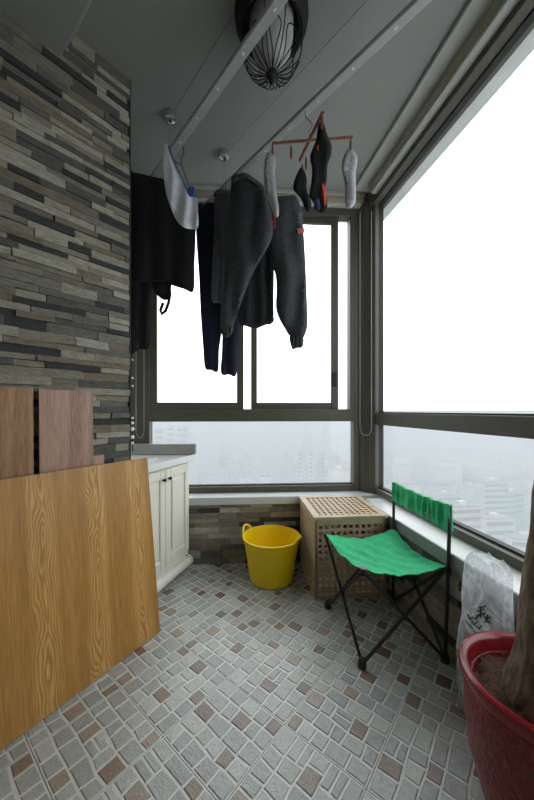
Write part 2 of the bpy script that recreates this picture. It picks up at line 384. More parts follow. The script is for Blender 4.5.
for k in range(5):
    rng = random.Random(40+k*7); rects = []
    split(0.002, 0.002, TS-0.002, TS-0.002, rects, rng)
    edge = lambda q: min(q, TS-q)
    def warp(x, y):
        e = min(edge(x), edge(y)); a = 0.0055*min(1, e/0.03)
        d = noise.noise_vector(Vector((x*15, y*15, k*9.3)))
        return x+d.x*a*1.6, y+d.y*a*1.6
    near_sq = [r for r in rects if 0.72 < (r[2]-r[0])/(r[3]-r[1]) < 1.4 and (r[2]-r[0])*(r[3]-r[1]) < 0.0052]
    rng.shuffle(near_sq); browns = []
    for r in near_sq:
        if len(browns) < 4 and all(math.hypot(r[0]-q[0], r[1]-q[1]) > 0.115 for q in browns): browns.append(r)
    var = []
    for r in rects:
        g = 0.0038; x0, y0, x1, y1 = r
        area = (x1-x0)*(y1-y0)
        p = [warp(x0, y0), warp(x1, y0), warp(x1, y1), warp(x0, y1)]
        cx = sum(q[0] for q in p)/4; cy = sum(q[1] for q in p)/4
        def ins(q, d): return (q[0]+(d if q[0] < cx else -d), q[1]+(d if q[1] < cy else -d))
        lo = [ins(q, g) for q in p]; hi = [ins(q, g+0.003) for q in p]
        brown = r in browns
        mb = MB()
        vl = [mb.bm.verts.new((q[0]-cx, q[1]-cy, -0.0022)) for q in lo]; vh = [mb.bm.verts.new((q[0]-cx, q[1]-cy, rng.uniform(-0.0006, 0.0006))) for q in hi]
        mb.bm.faces.new(vh); mb.bm.faces.new(vl[::-1])
        for i in range(4): mb.bm.faces.new((vl[i], vl[(i+1) % 4], vh[(i+1) % 4], vh[i]))
        geo = ([v.co.copy() for v in mb.bm.verts], [[v.index for v in f.verts] for f in mb.bm.faces])
        mb.bm.verts.index_update(); geo = ([v.co.copy() for v in mb.bm.verts], [[v.index for v in f.verts] for f in mb.bm.faces])
        var.append((cx, cy, mb.mesh('cobble', M['brown'] if brown else M['cobble']), geo, brown))
    variants.append(var)
cob = []; tiles = []
bh = math.atan2(D1.y, D1.x)
def in_room(p):
    if p.y > 2.50+BS*p.x or p.x > 1.14-RS*p.y or p.y < -0.9 or p.x < -2.7: return False
    return (Vector((p.x, p.y, 0))-LO).dot(LN) > -0.02 or p.y > 1.75
for i in range(-8, 9):
    for j in range(-8, 7):
        c = D1*(-1.028+TS*(i+0.5))+D2*(0.970+TS*(j+0.5))
        corners = [c+D1*(a*TS/2)+D2*(b*TS/2) for a in (-1, 1) for b in (-1, 1)]
        if not any(in_room(q) for q in corners): continue
        rng = random.Random(i*31+j*7); rot = rng.randrange(4); v = rng.randrange(5)
        tiles.append((c, rot, v))
def visible_px(p):
    if p.y < 0.3: return None
    return CX+F*p.x/p.y, HZ+F*EYE/p.y
for ti, (c, rot, v) in enumerate(tiles):
    ang = bh+rot*math.pi/2
    R = Matrix.Rotation(ang, 3, 'Z')
    for ci, (cx, cy, me, geo, brown) in enumerate(variants[v]):
        w = c+R @ Vector((cx-TS/2, cy-TS/2, 0))
        px = visible_px(w); key = 1e9
        if px and -5 < px[0] < 540 and px[1] < 806:
            hidden = ((w-Vector((-0.578, 1.697, 0))).dot(Vector((0.857, -0.515, 0))) < 0 and w.y < 1.75) or (w.x > 0.26 and w.y > 2.02) or ((w.x-0.78)**2+(w.y-0.88)**2 < 0.03)
            if not hidden: key = -px[1]
        cob.append((key, ti, ci, w, ang))
cob.sort(key=lambda q: q[0])
tobj = {}
for ti, (c, rot, v) in enumerate(tiles):
    ang = bh+rot*math.pi/2; R = Matrix.Rotation(ang, 3, 'Z')
    o = place('floor_tile', tile_me, floor, c-R @ Vector((TS/2, TS/2, 0)), ang); tobj[ti] = o
rest = {False: MB(), True: MB()}
for n_, (key, ti, ci, w, ang) in enumerate(cob):
    cx, cy, me, geo, brown = variants[tiles[ti][2]][ci]
    if n_ < 300 and key < 1e8:
        o = bpy.data.objects.new('cobble', me); COL.objects.link(o); o.parent = tobj[ti]; o.location = (cx, cy, 0)
    elif in_room(w):
        R = Matrix.Rotation(ang, 3, 'Z'); b = rest[brown].bm
        vs = [b.verts.new(w+R @ q) for q in geo[0]]
        for f in geo[1]: b.faces.new([vs[i] for i in f])
b2 = rest[True].mesh('tmp', M['brown']); b1 = rest[False].mesh('cobble_field', M['cobble'])
bmj = bmesh.new(); bmj.from_mesh(b1); n0 = len(bmj.faces); bmj.from_mesh(b2); bmj.faces.ensure_lookup_table()
for f in bmj.faces[n0:]: f.material_index = 1
bmj.to_mesh(b1); bmj.free(); b1.materials.append(M['brown'])
place('cobble_field', b1, floor, (0, 0, 0))['kind'] = 'stuff'

# ------------------------------------------------------------------ stone walls
def stone_meshes():
    out = []
    for k in range(6):
        rng = random.Random(70+k); mb = MB().box(-0.5, 0.5, 0, 1, 0, 1)
        for v in mb.bm.verts:
            if v.co.y > 0.5: v.co += Vector((rng.uniform(-0.012, 0.012), rng.uniform(-0.22, 0.05), rng.uniform(-0.06, 0.06)))
        bmesh.ops.bevel(mb.bm, geom=[e for e in mb.bm.edges if all(v.co.y > 0.5 for v in e.verts)], offset=0.02, segments=1, affect='EDGES')
        out.append(mb)
    return out
STB = stone_meshes()
STM = []
for mb in STB:
    mb.bm.verts.index_update()
    geo = ([v.co.copy() for v in mb.bm.verts], [[v.index for v in f.verts] for f in mb.bm.faces])
    STM.append((mb.mesh('stone', M['stone']), geo))
def lay_stones(wall, o, run, nrm, length, z0, z1, individual, seed, hmin=0.022, hmax=0.046):
    rng = random.Random(seed); z = z0; restb = MB(); nrest = 0
    ang = math.atan2(run.y, run.x)
    flip = (Vector((0, 0, 1)).cross(run)).dot(nrm) < 0
    while z < z1-0.012:
        h = min(rng.uniform(hmin, hmax), z1-z)
        if z1-z-h < 0.015: h = z1-z
        s = -rng.uniform(0, 0.12)
        while s < length:
            ln = rng.choice((rng.uniform(0.10, 0.17), rng.uniform(0.16, 0.30)))
            a, b = max(s, 0), min(s+ln, length)
            s += ln
            if b-a < 0.02: continue
            if length-b < 0.03: b = length; s = length
            dep = rng.uniform(0.007, 0.022)
            mid = o+run*((a+b)/2)+UP*z
            me, geo = STM[rng.randrange(6)]
            sc = (b-a-0.0016, dep, h-0.0014)
            if individual((a+b)/2, z+h/2):
                ob = place('stone', me, wall, mid, ang if not flip else ang+math.pi, sc)
            else:
                R = Matrix.Rotation(ang if not flip else ang+math.pi, 3, 'Z')
                vs = [restb.bm.verts.new(mid+R @ Vector((q.x*sc[0], q.y*sc[1], q.z*sc[2]))) for q in geo[0]]
                for f in geo[1]: restb.bm.faces.new([vs[i] for i in f])
                nrest += 1
        z += h
    if nrest: restb.build('stone_field', M['stone'], wall)['kind'] = 'stuff'
wl = MB().obox(LO-LN*0.012, LA, LN, UP, 0, 3.2, -0.14, 0, 0, ZC).build('wall_left', M['mortar']); wl['kind'] = 'structure'
SLO = LO-LN*0.012
lay_stones(wl, SLO+LA*0.006, LA, LN, 3.1, 0, 2.998, lambda s, z: s < 0.62 and z > 0.93 and not (s > 0.37 and z > 2.86), 5)
ed = MB().obox(LO-LN*0.012, LA, LN, UP, -0.002, 0.004, -0.14, 0.013, 0, ZC).build('trim_1', M['mortar']); ed['kind'] = 'structure'
# low walls under the windows
wb = MB(); bslab(wb, -1.35, 1.0, -0.155, 0.06, 0, 0.46); wb = wb.build('wall_back', M['mortar']); wb['kind'] = 'structure'
lay_stones(wb, BO+BE*(-1.3)+BNn*(-0.155), BE, -BNn, 2.12, 0, 0.46, lambda s, z: 0.55 < s < 1.7, 9, 0.034, 0.062)
wr = MB(); rslab(wr, -1.2, 2.72, -0.195, 0.06, 0, 0.46); wr = wr.build('wall_right', M['mortar']); wr['kind'] = 'structure'
lay_stones(wr, RO+RD*(-0.9)+RN*(-0.195), RD, -RN, 3.42, 0, 0.46, lambda s, z: 1.9 < s < 3.0, 12, 0.03, 0.05)
# window sills
ts = MB(); bslab(ts, -1.30, 1.0, -0.178, 0.06, 0.46, 0.52)
ts.bevel(0.004).build('trim_2', M['sill'])['kind'] = 'structure'
ts = MB(); rslab(ts, -1.2, 2.44, -0.213, 0.06, 0.46, 0.52)
t3 = ts.bevel(0.004).build('trim_3', M['sill']); t3['kind'] = 'structure'
ap = MB(); rslab(ap, -1.2, 2.44, -0.217, -0.2125, 0.45, 0.517); ap.build('sill_front_shade', mat('shaded_sill_grey', rgb(120, 122, 122), 0.5, 0.06, 20), t3)  # added strip: shade on the sill's room-facing front, painted as darker grey
# other walls
MB().prism([(-0.747-0.035, 1.717+0.05), (-0.80, 1.83), (-1.24, 2.14), (-1.24, 2.62), (-1.42, 2.62), (-1.42, 1.9), (-0.9, 1.6)], 0, ZC).build('wall_far_left', M['plaster'])['kind'] = 'structure'
MB().prism([(-2.95, -1.05), (1.75, -1.25), (1.75, -1.1), (-2.9, -0.7)], 0, ZC).build('wall_rear', M['plaster'])['kind'] = 'structure'
wn = MB(); rslab(wn, -1.2, 0.15, -0.195, 0.1, 0.52, ZC); wn.build('wall_right_solid', M['plaster'])['kind'] = 'structure'
# ceiling with the lower soffit near the camera
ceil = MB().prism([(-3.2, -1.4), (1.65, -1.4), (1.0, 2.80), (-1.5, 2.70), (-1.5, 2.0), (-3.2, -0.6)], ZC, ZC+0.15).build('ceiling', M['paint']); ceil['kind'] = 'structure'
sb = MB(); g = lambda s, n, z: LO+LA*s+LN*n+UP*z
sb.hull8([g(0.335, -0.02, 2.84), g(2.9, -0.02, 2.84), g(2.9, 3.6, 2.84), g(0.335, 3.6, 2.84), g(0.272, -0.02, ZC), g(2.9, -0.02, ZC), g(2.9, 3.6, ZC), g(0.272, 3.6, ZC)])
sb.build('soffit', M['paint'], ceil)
# cornice, blind cassettes
t4 = MB(); rslab(t4, -1.0, 2.58, -0.222, 0.08, 2.975, ZC); t4.bevel(0.004).build('trim_4', M['cornice'])['kind'] = 'structure'
t5 = MB(); bslab(t5, -1.3, 0.92, -0.10, 0.08, 2.965, ZC); t5.bevel(0.004).build('trim_5', M['cornice'])['kind'] = 'structure'
def cassette(name, label, fn, a, b, o0, o1):
    mb = MB(); fn(mb, a, b, o0, o1, 2.915, 2.975)
    root = mb.bevel(0.012, 2).build(name, M['cassette'], smooth=True)
    tag(root, label, 'blind'); 
    mb = MB(); fn(mb, a+0.02, b-0.02, o0+0.008, o1-0.008, 2.893, 2.917); mb.bevel(0.008, 2).build('bottom_rail', M['cornice'], root, smooth=True)
    return root
cassette('roller_blind', 'beige roller blind cassette above the big right window', lambda mb, *a: rslab(mb, *a), 0.2, 2.5, -0.135, -0.065)
cassette('roller_blind', 'beige roller blind cassette above the sliding back window', lambda mb, *a: bslab(mb, *a), -1.2, 0.80, -0.095, -0.03)

# ------------------------------------------------------------------ windows
def part(fn, name, m, parent, *a, bev=0.003):
    mb = MB(); fn(mb, *a)
    if bev: mb.bevel(bev)
    return mb.build(name, m, parent)
w1 = thing('window_1', (0, 2.64, 0.52), kind='structure')
B = lambda name, *a, m='frame', bev=0.003: part(bslab, name, M[m], w1, *a, bev=bev)
xl = bx(151); xr = bx(352)
B('bottom_rail', -1.25, 0.78, -0.045, 0.045, 0.52, 0.570)
B('glazing_bead', xl, xr, -0.012, 0.02, 0.568, 0.580, m='gasket', bev=0)
B('jamb', -1.25, xl, -0.045, 0.045, 0.57, 2.86)
B('jamb', xr, bx(359), -0.045, 0.045, 0.57, 2.86)
B('jamb', bx(348.5), xr+0.002, -0.044, 0.044, 1.2, 2.84)
B('transom', xl, xr, -0.045, 0.045, 1.105, 1.208)
B('head', -1.25, 0.78, -0.045, 0.045, 2.835, 2.915)
B('pane', xl, xr, -0.003, 0.003, 0.575, 1.108, m='glass', bev=0)
def sash(u0, u1, i0, i1, off, z1=2.84):
    s = thing('sash', (bx(u0), bg_y(bx(u0))+off-2.64+2.64, 1.208)); s.parent = w1; s.location = Vector((bx(u0), bg_y(bx(u0)), 1.208))-wpos(w1)
    P = lambda name, *a, m='frame', bev=0.003: part(bslab, name, M[m], s, *a, bev=bev)
    P('stile', bx(u0), bx(i0), off-0.016, off+0.016, 1.208, z1); P('stile', bx(i1), bx(u1), off-0.016, off+0.016, 1.208, z1)
    P('rail', bx(i0), bx(i1), off-0.016, off+0.016, 1.208, 1.262); P('rail', bx(i0), bx(i1), off-0.016, off+0.016, 2.788, z1)
    P('pane', bx(i0)-0.004, bx(i1)+0.004, off-0.003, off+0.003, 1.258, 2.79, m='glass', bev=0)
sash(151, 243.6, 158, 237, -0.022)
sash(251, 338.5, 257, 331.5, 0.018)
# a latch on the meeting stile
B('latch', bx(332.5), bx(336.5), -0.008, 0.002, 1.40, 1.52, m='gasket')
w2 = thing('window_2', (1.1, 1.3, 0.52), kind='structure')
Rr = lambda name, *a, m='frame', bev=0.003: part(rslab, name, M[m], w2, *a, bev=bev)
yk = 2.58
Rr('bottom_rail', 0.15, yk, -0.05, 0.05, 0.52, 0.566)
Rr('glazing_bead', 0.2, yk-0.03, -0.014, 0.02, 0.564, 0.577, m='gasket', bev=0)
Rr('transom', 0.2, yk, -0.05, 0.05, 1.082, 1.175)
Rr('glazing_bead', 0.2, yk-0.03, -0.014, 0.02, 1.173, 1.184, m='gasket', bev=0)
Rr('head', 0.15, yk, -0.075, 0.05, 2.862, 2.98)
Rr('glazing_bead', 0.2, yk-0.03, -0.018, 0.018, 2.854, 2.866, m='gasket', bev=0)
Rr('jamb', 0.15, 0.22, -0.05, 0.05, 0.566, 2.87)
Rr('pane', 0.2, yk-0.02, -0.003, 0.003, 0.57, 1.085, m='glass', bev=0)
Rr('pane', 0.2, yk-0.02, -0.003, 0.003, 1.17, 2.865, m='glass', bev=0)
Rr('glazing_bead', yk-0.034, yk-0.018, -0.02, 0.02, 0.57, 2.86, m='gasket', bev=0)
post = MB().prism([(0.772, 2.645), (0.80, 2.60), (0.835, 2.575), (0.872, 2.535), (0.913, 2.545), (0.925, 2.585), (0.925, 2.70), (0.772, 2.75)], 0.46, 2.99).bevel(0.004).build('corner_post', M['frame'], w2)
# masonry reveal outside the right window and over the back window
rv = MB(); rslab(rv, -0.2, 2.80, 0.05, 0.132, 2.862, 3.1); rv.build('trim_6', M['concrete'])['kind'] = 'structure'
rv = MB(); bslab(rv, -1.4, 0.86, 0.045, 0.118, 2.87, 3.1); rv.build('trim_7', M['concrete'])['kind'] = 'structure'

def chain(name, label, path, r):
    mb = MB(); L = [Vector(p) for p in path]; acc = 0; prev = L[0]
    cord = MB().tube(L, r*0.35, 5)
    pts = [L[0]]
    for a, b in zip(L, L[1:]):
        n = max(1, int((b-a).length/(r*2.6)))
        for i in range(1, n+1): pts.append(a.lerp(b, i/n))
    for p in pts: mb.ball(p, r, 6)
    root = cord.build(name, M['wire']); tag(root, label, 'blind chain', 'pull chains of the roller blinds')
    mb.build('beads', M['bead'], root, smooth=True)['kind'] = 'stuff'
    return root
def loop_path(u0, u1, v0, v1, Y, n=9):
    p = [at(u0, v0, Y)]
    for i in range(n+1):
        a = math.pi*i/n; p.append(at((u0+u1)/2-(u1-u0)/2*math.cos(a), v1-8+8*math.sin(a), Y))
    p.append(at(u1, v0, Y)); return p
chain('blind_chain', 'looped bead pull chain hanging against the corner post', loop_path(360, 371.5, 212, 435.5, 2.50), 0.0022)
chain('blind_chain', 'looped bead pull chain hanging beside the stone wall edge', loop_path(136, 144, 300, 438, 2.50), 0.0022)
# large white beads on a black string by the stone wall edge
bs = thing('bead_string', at(132.4, 446, 2.2), 'black cord strung with white beads hanging at the stone wall edge', 'bead string')
MB().tube([at(132.6, 180, 2.2), at(132.4, 452, 2.2)], 0.004, 6).build('cord', M['ink'], bs)
for v, r in ((352, 1.1), (360, 1.0), (378, 1.1), (386, 1.1), (418, 1.2), (423, 1.5), (429, 2.0), (437, 1.9), (443, 1.4)):
    MB().ball(at(132.6, v, 2.198), r*2.2/F, 8).build('bead', M['bead'], bs, smooth=True)

# ------------------------------------------------------------------ outside: hazy city
gz = -78.0
gd = MB().box(-1500, 3000, 30, 4000, gz-1, gz).build('ground', M['ground']); gd['kind'] = 'structure'
hz = MB().box(-1400, 2900, 8, 3600, gz-0.5, -3.0).build('haze', M['haze']); tag(hz, 'thick pale haze lying over the city outside', 'haze', kind='stuff')
def building(x, y, w, d, h, label, group, roof=True, floors=None, rot=0.0):
    b = thing('tower_block', (x, y, gz), label, 'building', group)
    ca, sa = math.cos(rot), math.sin(rot); ax = (ca, sa, 0); ay = (-sa, ca, 0)
    MB().obox((x, y, gz), ax, ay, (0, 0, 1), -w/2, w/2, -d/2, d/2, 0, h).build('body', M['tower'], b)
    if roof:
        MB().obox((x, y, gz), ax, ay, (0, 0, 1), -w/2+0.4, w/2-0.4, -d/2+0.4, d/2-0.4, h, h+0.6).build('roof', M['tower_roof'], b)
        MB().obox((x, y, gz), ax, ay, (0, 0, 1), -w*0.12, w*0.10, -d*0.2, d*0.2, h+0.6, h+2.6).build('stair_head', M['tower'], b)
    if floors:
        for k in range(floors):
            z = h*(k+0.35)/floors
            MB().obox((x, y, gz), ax, ay, (0, 0, 1), -w/2+1, w/2-1, -d/2-0.25, -d/2+0.1, z, z+h/floors*0.45).build('window_band', M['tower_glass'], b)
rb = random.Random(3)
for k, (u, v, Y, wpx) in enumerate(((161, 429, 330, 9), (172, 426, 350, 9), (184, 427, 340, 11))):
    p = at(u, v, Y); building(p.x, p.y, wpx/F*Y, 16, p.z-gz, ('left', 'middle', 'right')[k]+' of three hazy towers beyond the sink ledge', 'hazy towers beyond the sink', floors=10)
for k, (u, v, Y, wpx, h) in enumerate(((299, 452, 330, 5, 0), (310, 452, 330, 5, 0), (321, 452, 332, 5, 0))):
    p = at(u, v, Y); building(p.x, p.y, wpx/F*Y, 14, p.z-gz, ('left', 'middle', 'right')[k]+' of three slim pale blocks low in the back window', 'slim blocks in the back window', floors=8)
used = []
def city(n, umin, umax, ymin, ymax, label, group):
    c = 0; tries = 0
    while c < n and tries < n*40:
        tries += 1
        Y = ymin*(ymax/ymin)**rb.random(); u = rb.uniform(umin, umax); x = (u-CX)/F*Y
        w, d = rb.uniform(8, 20), rb.uniform(7, 12); h = rb.choice((rb.uniform(5, 10), rb.uniform(10, 18), rb.uniform(16, 30)))
        if h > 36 and Y < 200: h = 14
        if any(math.hypot(x-a, Y-b) < (w+e)*0.56+5 for a, b, e in used): continue
        used.append((x, Y, w)); c += 1
        building(x, Y, w, d, h, label, group, rot=rb.choice((0.1, 0.1, 0.35, -0.3)), floors=max(2, int(h/4)) if Y < 250 else None)
used += [(-112, 335, 40), (-100, 345, 40), (-85, 340, 40), (45, 330, 60)]
city(80, 120, 352, 250, 700, 'faint pale block lost in the haze behind the back window', 'hazy blocks behind the back window')
city(120, 372, 640, 150, 520, 'faint grey block down in the haze behind the right window', 'hazy blocks behind the right window')
for k in range(46):
    u = rb.uniform(180, 620); Y = rb.uniform(150, 480); x = (u-CX)/F*Y; r = rb.uniform(4, 9)
    if any(math.hypot(x-a, Y-b) < e*0.6+10 for a, b, e in used): continue
    used.append((x, Y, r*2.4))
    t = thing('street_tree', (x, Y, gz), 'blurred green treetop between the hazy blocks below', 'tree', 'treetops in the haze')
    mb = MB()
    bmesh.ops.create_icosphere(mb.bm, subdivisions=2, radius=1)
    for v in mb.bm.verts: v.co = Vector((x, Y, gz+r*1.3))+Vector((v.co.x*r, v.co.y*r, v.co.z*r*0.9))*(1+0.35*noise.noise(v.co*2.1+Vector((k, 0, 0))))
    mb.build('crown', M['treetop'], t, smooth=True); MB().tube([(x, Y, gz), (x, Y, gz+r)], 0.5, 6).build('trunk', M['bark'], t)

# ------------------------------------------------------------------ boards on the left
def board(name, label, a, b, lean, h, th, m, edge, nrm):
    """a, b: floor points of the front face; lean: metres the top falls back along -nrm"""
    a = Vector((a[0], a[1], 0)); b = Vector((b[0], b[1], 0)); run = (b-a).normalized(); nrm = Vector((run.y, -run.x, 0))
    up = (UP*math.sqrt(max(0.01, h*h-lean*lean))-nrm*lean).normalized(); out = run.cross(up)
    zoff = UP*0.001+UP*(th*abs(out.z))
    root = thing(name, a, label, 'board')
    L = (b-a).length
    mb = MB().obox((0, 0, 0), (1, 0, 0), (0, 1, 0), (0, 0, 1), 0, L, 0.0005, th, 0, h)
    me = mb.mesh('panel', M[edge])
    o = bpy.data.objects.new('panel', me); COL.objects.link(o); o.parent = root
    mat4 = Matrix((( run.x, -out.x, up.x, 0), (run.y, -out.y, up.y, 0), (run.z, -out.z, up.z, 0.001+th*abs(out.z)), (0, 0, 0, 1)))
    o.matrix_local = mat4
    f = MB().obox((0, 0, 0), (1, 0, 0), (0, 1, 0), (0, 0, 1), 0, L, -0.001, 0.0005, 0, h).mesh('veneer_face', M[m])
    q = bpy.data.objects.new('veneer_face', f); COL.objects.link(q); q.parent = root; q.matrix_local = mat4
    return root
A0 = Vector((-0.937, 1.102, 0)); A1 = Vector((-0.578, 1.697, 0)); ab = (A1-A0).normalized()
board('veneer_board', 'big golden oak veneer board leaning at the front of the stack', A0-ab*0.45, A1, 0.106, 0.938, 0.015, 'oak', 'oak_edge', None)
def wall_pt(s, n): p = LO+LA*s+LN*n; return (p.x, p.y)
def s_of(u, n):
    k = (u-CX)/F   # intersect ray X=kY with the line parallel to the wall at distance n
    o = LO+LN*n; return (o.x-k*o.y)/(k*LA.y-LA.x)
def back_board(label, u0, u1, v, n, m, edge, name='veneer_board', lean=0.03):
    s0, s1 = s_of(u0, n-lean), s_of(u1, n-lean)
    Y = (LO+LA*((s0+s1)/2)+LN*(n-lean)).y; h = EYE-(v-HZ)/F*Y
    return board(name, label, wall_pt(s0, n), wall_pt(s1, n), lean, h, 0.014, m, edge, None)
back_board('reddish brown veneer board standing behind the big golden board', 39, 92.5, 390.5, 0.066, 'walnut', 'walnut')
back_board('small reddish veneer offcut standing lowest beside the stone wall edge', 93, 104, 455.5, 0.068, 'walnut', 'walnut', lean=0.03)
back_board('brown veneer board at the left edge of the stack', -60, 33, 386, 0.095, 'teak', 'teak', lean=0.03)

# ------------------------------------------------------------------ sink cabinet
CF = Vector((-0.590, 2.405, 0)); CD = Vector((-0.33, -1, 0)).normalized(); CNn = Vector((CD.y*-1, CD.x, 0)); 
CNn = Vector((0.9496, -0.3134, 0))   # facing the room
cabw = 0.59
cab = thing('sink_cabinet', CF+CD*0.3, 'cream two-door vanity cabinet under the white counter in the corner', 'cabinet')
cg = lambda a, n: CF+CD*a+CNn*n
p_ = [cg(0, -0.018), cg(cabw, -0.018), (-1.07, 2.06, 0), (-1.22, 2.18, 0), (-1.22, 2.36, 0)]
MB().prism([(q[0], q[1]) for q in p_], 0.09, 0.815).build('body', M['cab'], cab)
MB().prism([(q[0], q[1]) for q in (cg(0.02, -0.05), cg(cabw, -0.05), (-1.05, 2.08, 0), (-1.18, 2.2, 0), (-1.18, 2.34, 0))], 0.0, 0.09).build('plinth', M['cab'], cab)
# rounded base moulding with its turned end
mb = MB().tube([cg(0.030, 0.000)+UP*0.062, cg(0.04, 0.000)+UP*0.062, cg(cabw, 0.000)+UP*0.055], [0.034, 0.037, 0.037], 14)
mb.build('base_moulding', M['cab'], cab, smooth=True)
MB().tube([cg(0.016, 0.0)+UP*0.064, cg(0.022, 0.0)+UP*0.064, cg(0.036, 0.0)+UP*0.064], [0.022, 0.042, 0.044], 14).build('scroll_end', M['cab'], cab, smooth=True)
seam = 0.305
def door(a0, a1, knob_a):
    d = thing('door', cg(a0, 0)); d.parent = cab; d.location = cg(a0, 0)-wpos(cab)
    z0, z1 = 0.14, 0.800; fw = 0.052
    ob = lambda name, x0, x1, y0, y1, za, zb, bev: MB().obox(CF, CD, CNn, UP, x0, x1, y0, y1, za, zb).bevel(bev).build(name, M['cab'], d)
    ob('back_panel', a0+0.004, a1-0.004, -0.016, -0.008, z0+0.004, z1-0.004, 0.001)
    ob('stile', a0, a0+fw, -0.016, 0.004, z0, z1, 0.004); ob('stile', a1-fw, a1, -0.016, 0.004, z0, z1, 0.004)
    ob('rail', a0+fw, a1-fw, -0.016, 0.004, z0, z0+fw*1.2, 0.004); ob('rail', a0+fw, a1-fw, -0.016, 0.004, z1-fw*1.2, z1, 0.004)
    ob('raised_panel', a0+fw+0.022, a1-fw-0.022, -0.010, 0.002, z0+fw*1.2+0.024, z1-fw*1.2-0.024, 0.009)
    k = MB(); c = cg(knob_a, 0.004)+UP*0.735
    k.tube([c, c+CNn*0.012, c+CNn*0.014, c+CNn*0.022, c+CNn*0.026], [0.006, 0.005, 0.011, 0.012, 0.007], 12).build('knob', M['knob'], d, smooth=True)
door(0.018, seam-0.002, seam-0.028); door(seam+0.002, cabw-0.01, seam+0.032)
# counter with an oval basin
ct = thing('countertop', (-0.9, 2.2, 0.815), 'white countertop with an oval sink on the cream cabinet', 'countertop')
pc = [cg(-0.012, 0.02), cg(cabw+0.02, 0.02), (-0.84, 1.885, 0), (-1.228, 2.165, 0), (-1.228, 2.385, 0), (-0.62, 2.420, 0)]
bc = Vector((-0.985, 2.20, 0)); N = 40
slab = MB(); outer = [(q[0], q[1]) for q in pc]
def ray_poly(a):
    d = Vector((math.cos(a), math.sin(a))); best = None
    for i in range(len(outer)):
        p, q = Vector(outer[i]), Vector(outer[(i+1) % len(outer)])
        r = geometry.intersect_line_line_2d(bc.xy, bc.xy+d*5, p, q)
        if r is not None and (best is None or (r-bc.xy).length < (best-bc.xy).length): best = r
    return best
angs = sorted([2*math.pi*i/N for i in range(N)]+[math.atan2(q[1]-bc.y, q[0]-bc.x) % (2*math.pi) for q in outer])
def ell(a, s=1.0): return bc.xy+Vector((math.cos(a)*0.215*s, math.sin(a)*0.135*s))
rows = []
for a in angs:
    o_ = ray_poly(a) or ell(a, 1.1); i_ = ell(a)
    if (o_-bc.xy).length < (i_-bc.xy).length+0.008: i_ = bc.xy+(o_-bc.xy)*0.93
    rows.append([slab.bm.verts.new((o_.x, o_.y, 0.817)), slab.bm.verts.new((o_.x, o_.y, 0.857)), slab.bm.verts.new((i_.x, i_.y, 0.857)), slab.bm.verts.new((i_.x, i_.y, 0.817))])
for r0, r1 in zip(rows, rows[1:]+rows[:1]):
    for k in range(4): slab.bm.faces.new((r0[k], r1[k], r1[(k+1) % 4], r0[(k+1) % 4]))
bmesh.ops.remove_doubles(slab.bm, verts=slab.bm.verts[:], dist=1e-5)
slab.build('slab', M['counter'], ct)
mb = MB()
prof = [(1.05, 0.865), (1.06, 0.859), (0.97, 0.858), (0.93, 0.84), (0.85, 0.78), (0.6, 0.74), (0.2, 0.733), (0.02, 0.733)]
mb.lathe((bc.x, bc.y, 0), [(r*0.205, z) for r, z in prof], 32, 1.0, 0.64)
mb.build('basin', M['basin'], ct, smooth=True)
ul = MB().obox((0, 0, 0), BE, BNn, UP, 0, 1, 0, 1, 0, 1); ul.bm.free(); ul = MB(); bslab(ul, -1.235, -0.562, -0.198, -0.13, 0.858, 0.938)
tag(ul.bevel(0.006, 2).build('stone_ledge', M['upstand']), 'grey stone ledge along the back of the white sink counter', 'ledge')

# ------------------------------------------------------------------ yellow tub
tcx = Vector((0.031, 2.235, 0.001)); tub = thing('flexible_tub', tcx, 'yellow rubber tub with two loop handles below the back window', 'tub')
mb = MB().lathe(tcx, [(0.14, 0.0), (0.149, 0.006), (0.153, 0.02), (0.190, 0.26), (0.194, 0.268), (0.200, 0.292), (0.206, 0.300), (0.205, 0.308), (0.199, 0.309),
                      (0.193, 0.298), (0.186, 0.262), (0.147, 0.024), (0.135, 0.012), (0.01, 0.012)], 48)
mb.build('body', M['yellow'], tub, smooth=True)
for a0, lift, outw in ((2.72, 0.048, 0.010), (-0.42, 0.026, 0.012)):
    pts = []
    for i in range(13):
        t = i/12; a = a0+(t-0.5)*0.66; r = 0.203+outw*math.sin(math.pi*t)
        pts.append(tcx+Vector((r*math.cos(a), r*math.sin(a), 0.300+lift*math.sin(math.pi*t)**0.6)))
    MB().tube(pts, 0.0075, 8, flat=1.2).build('handle', M['yellow'], tub, smooth=True)

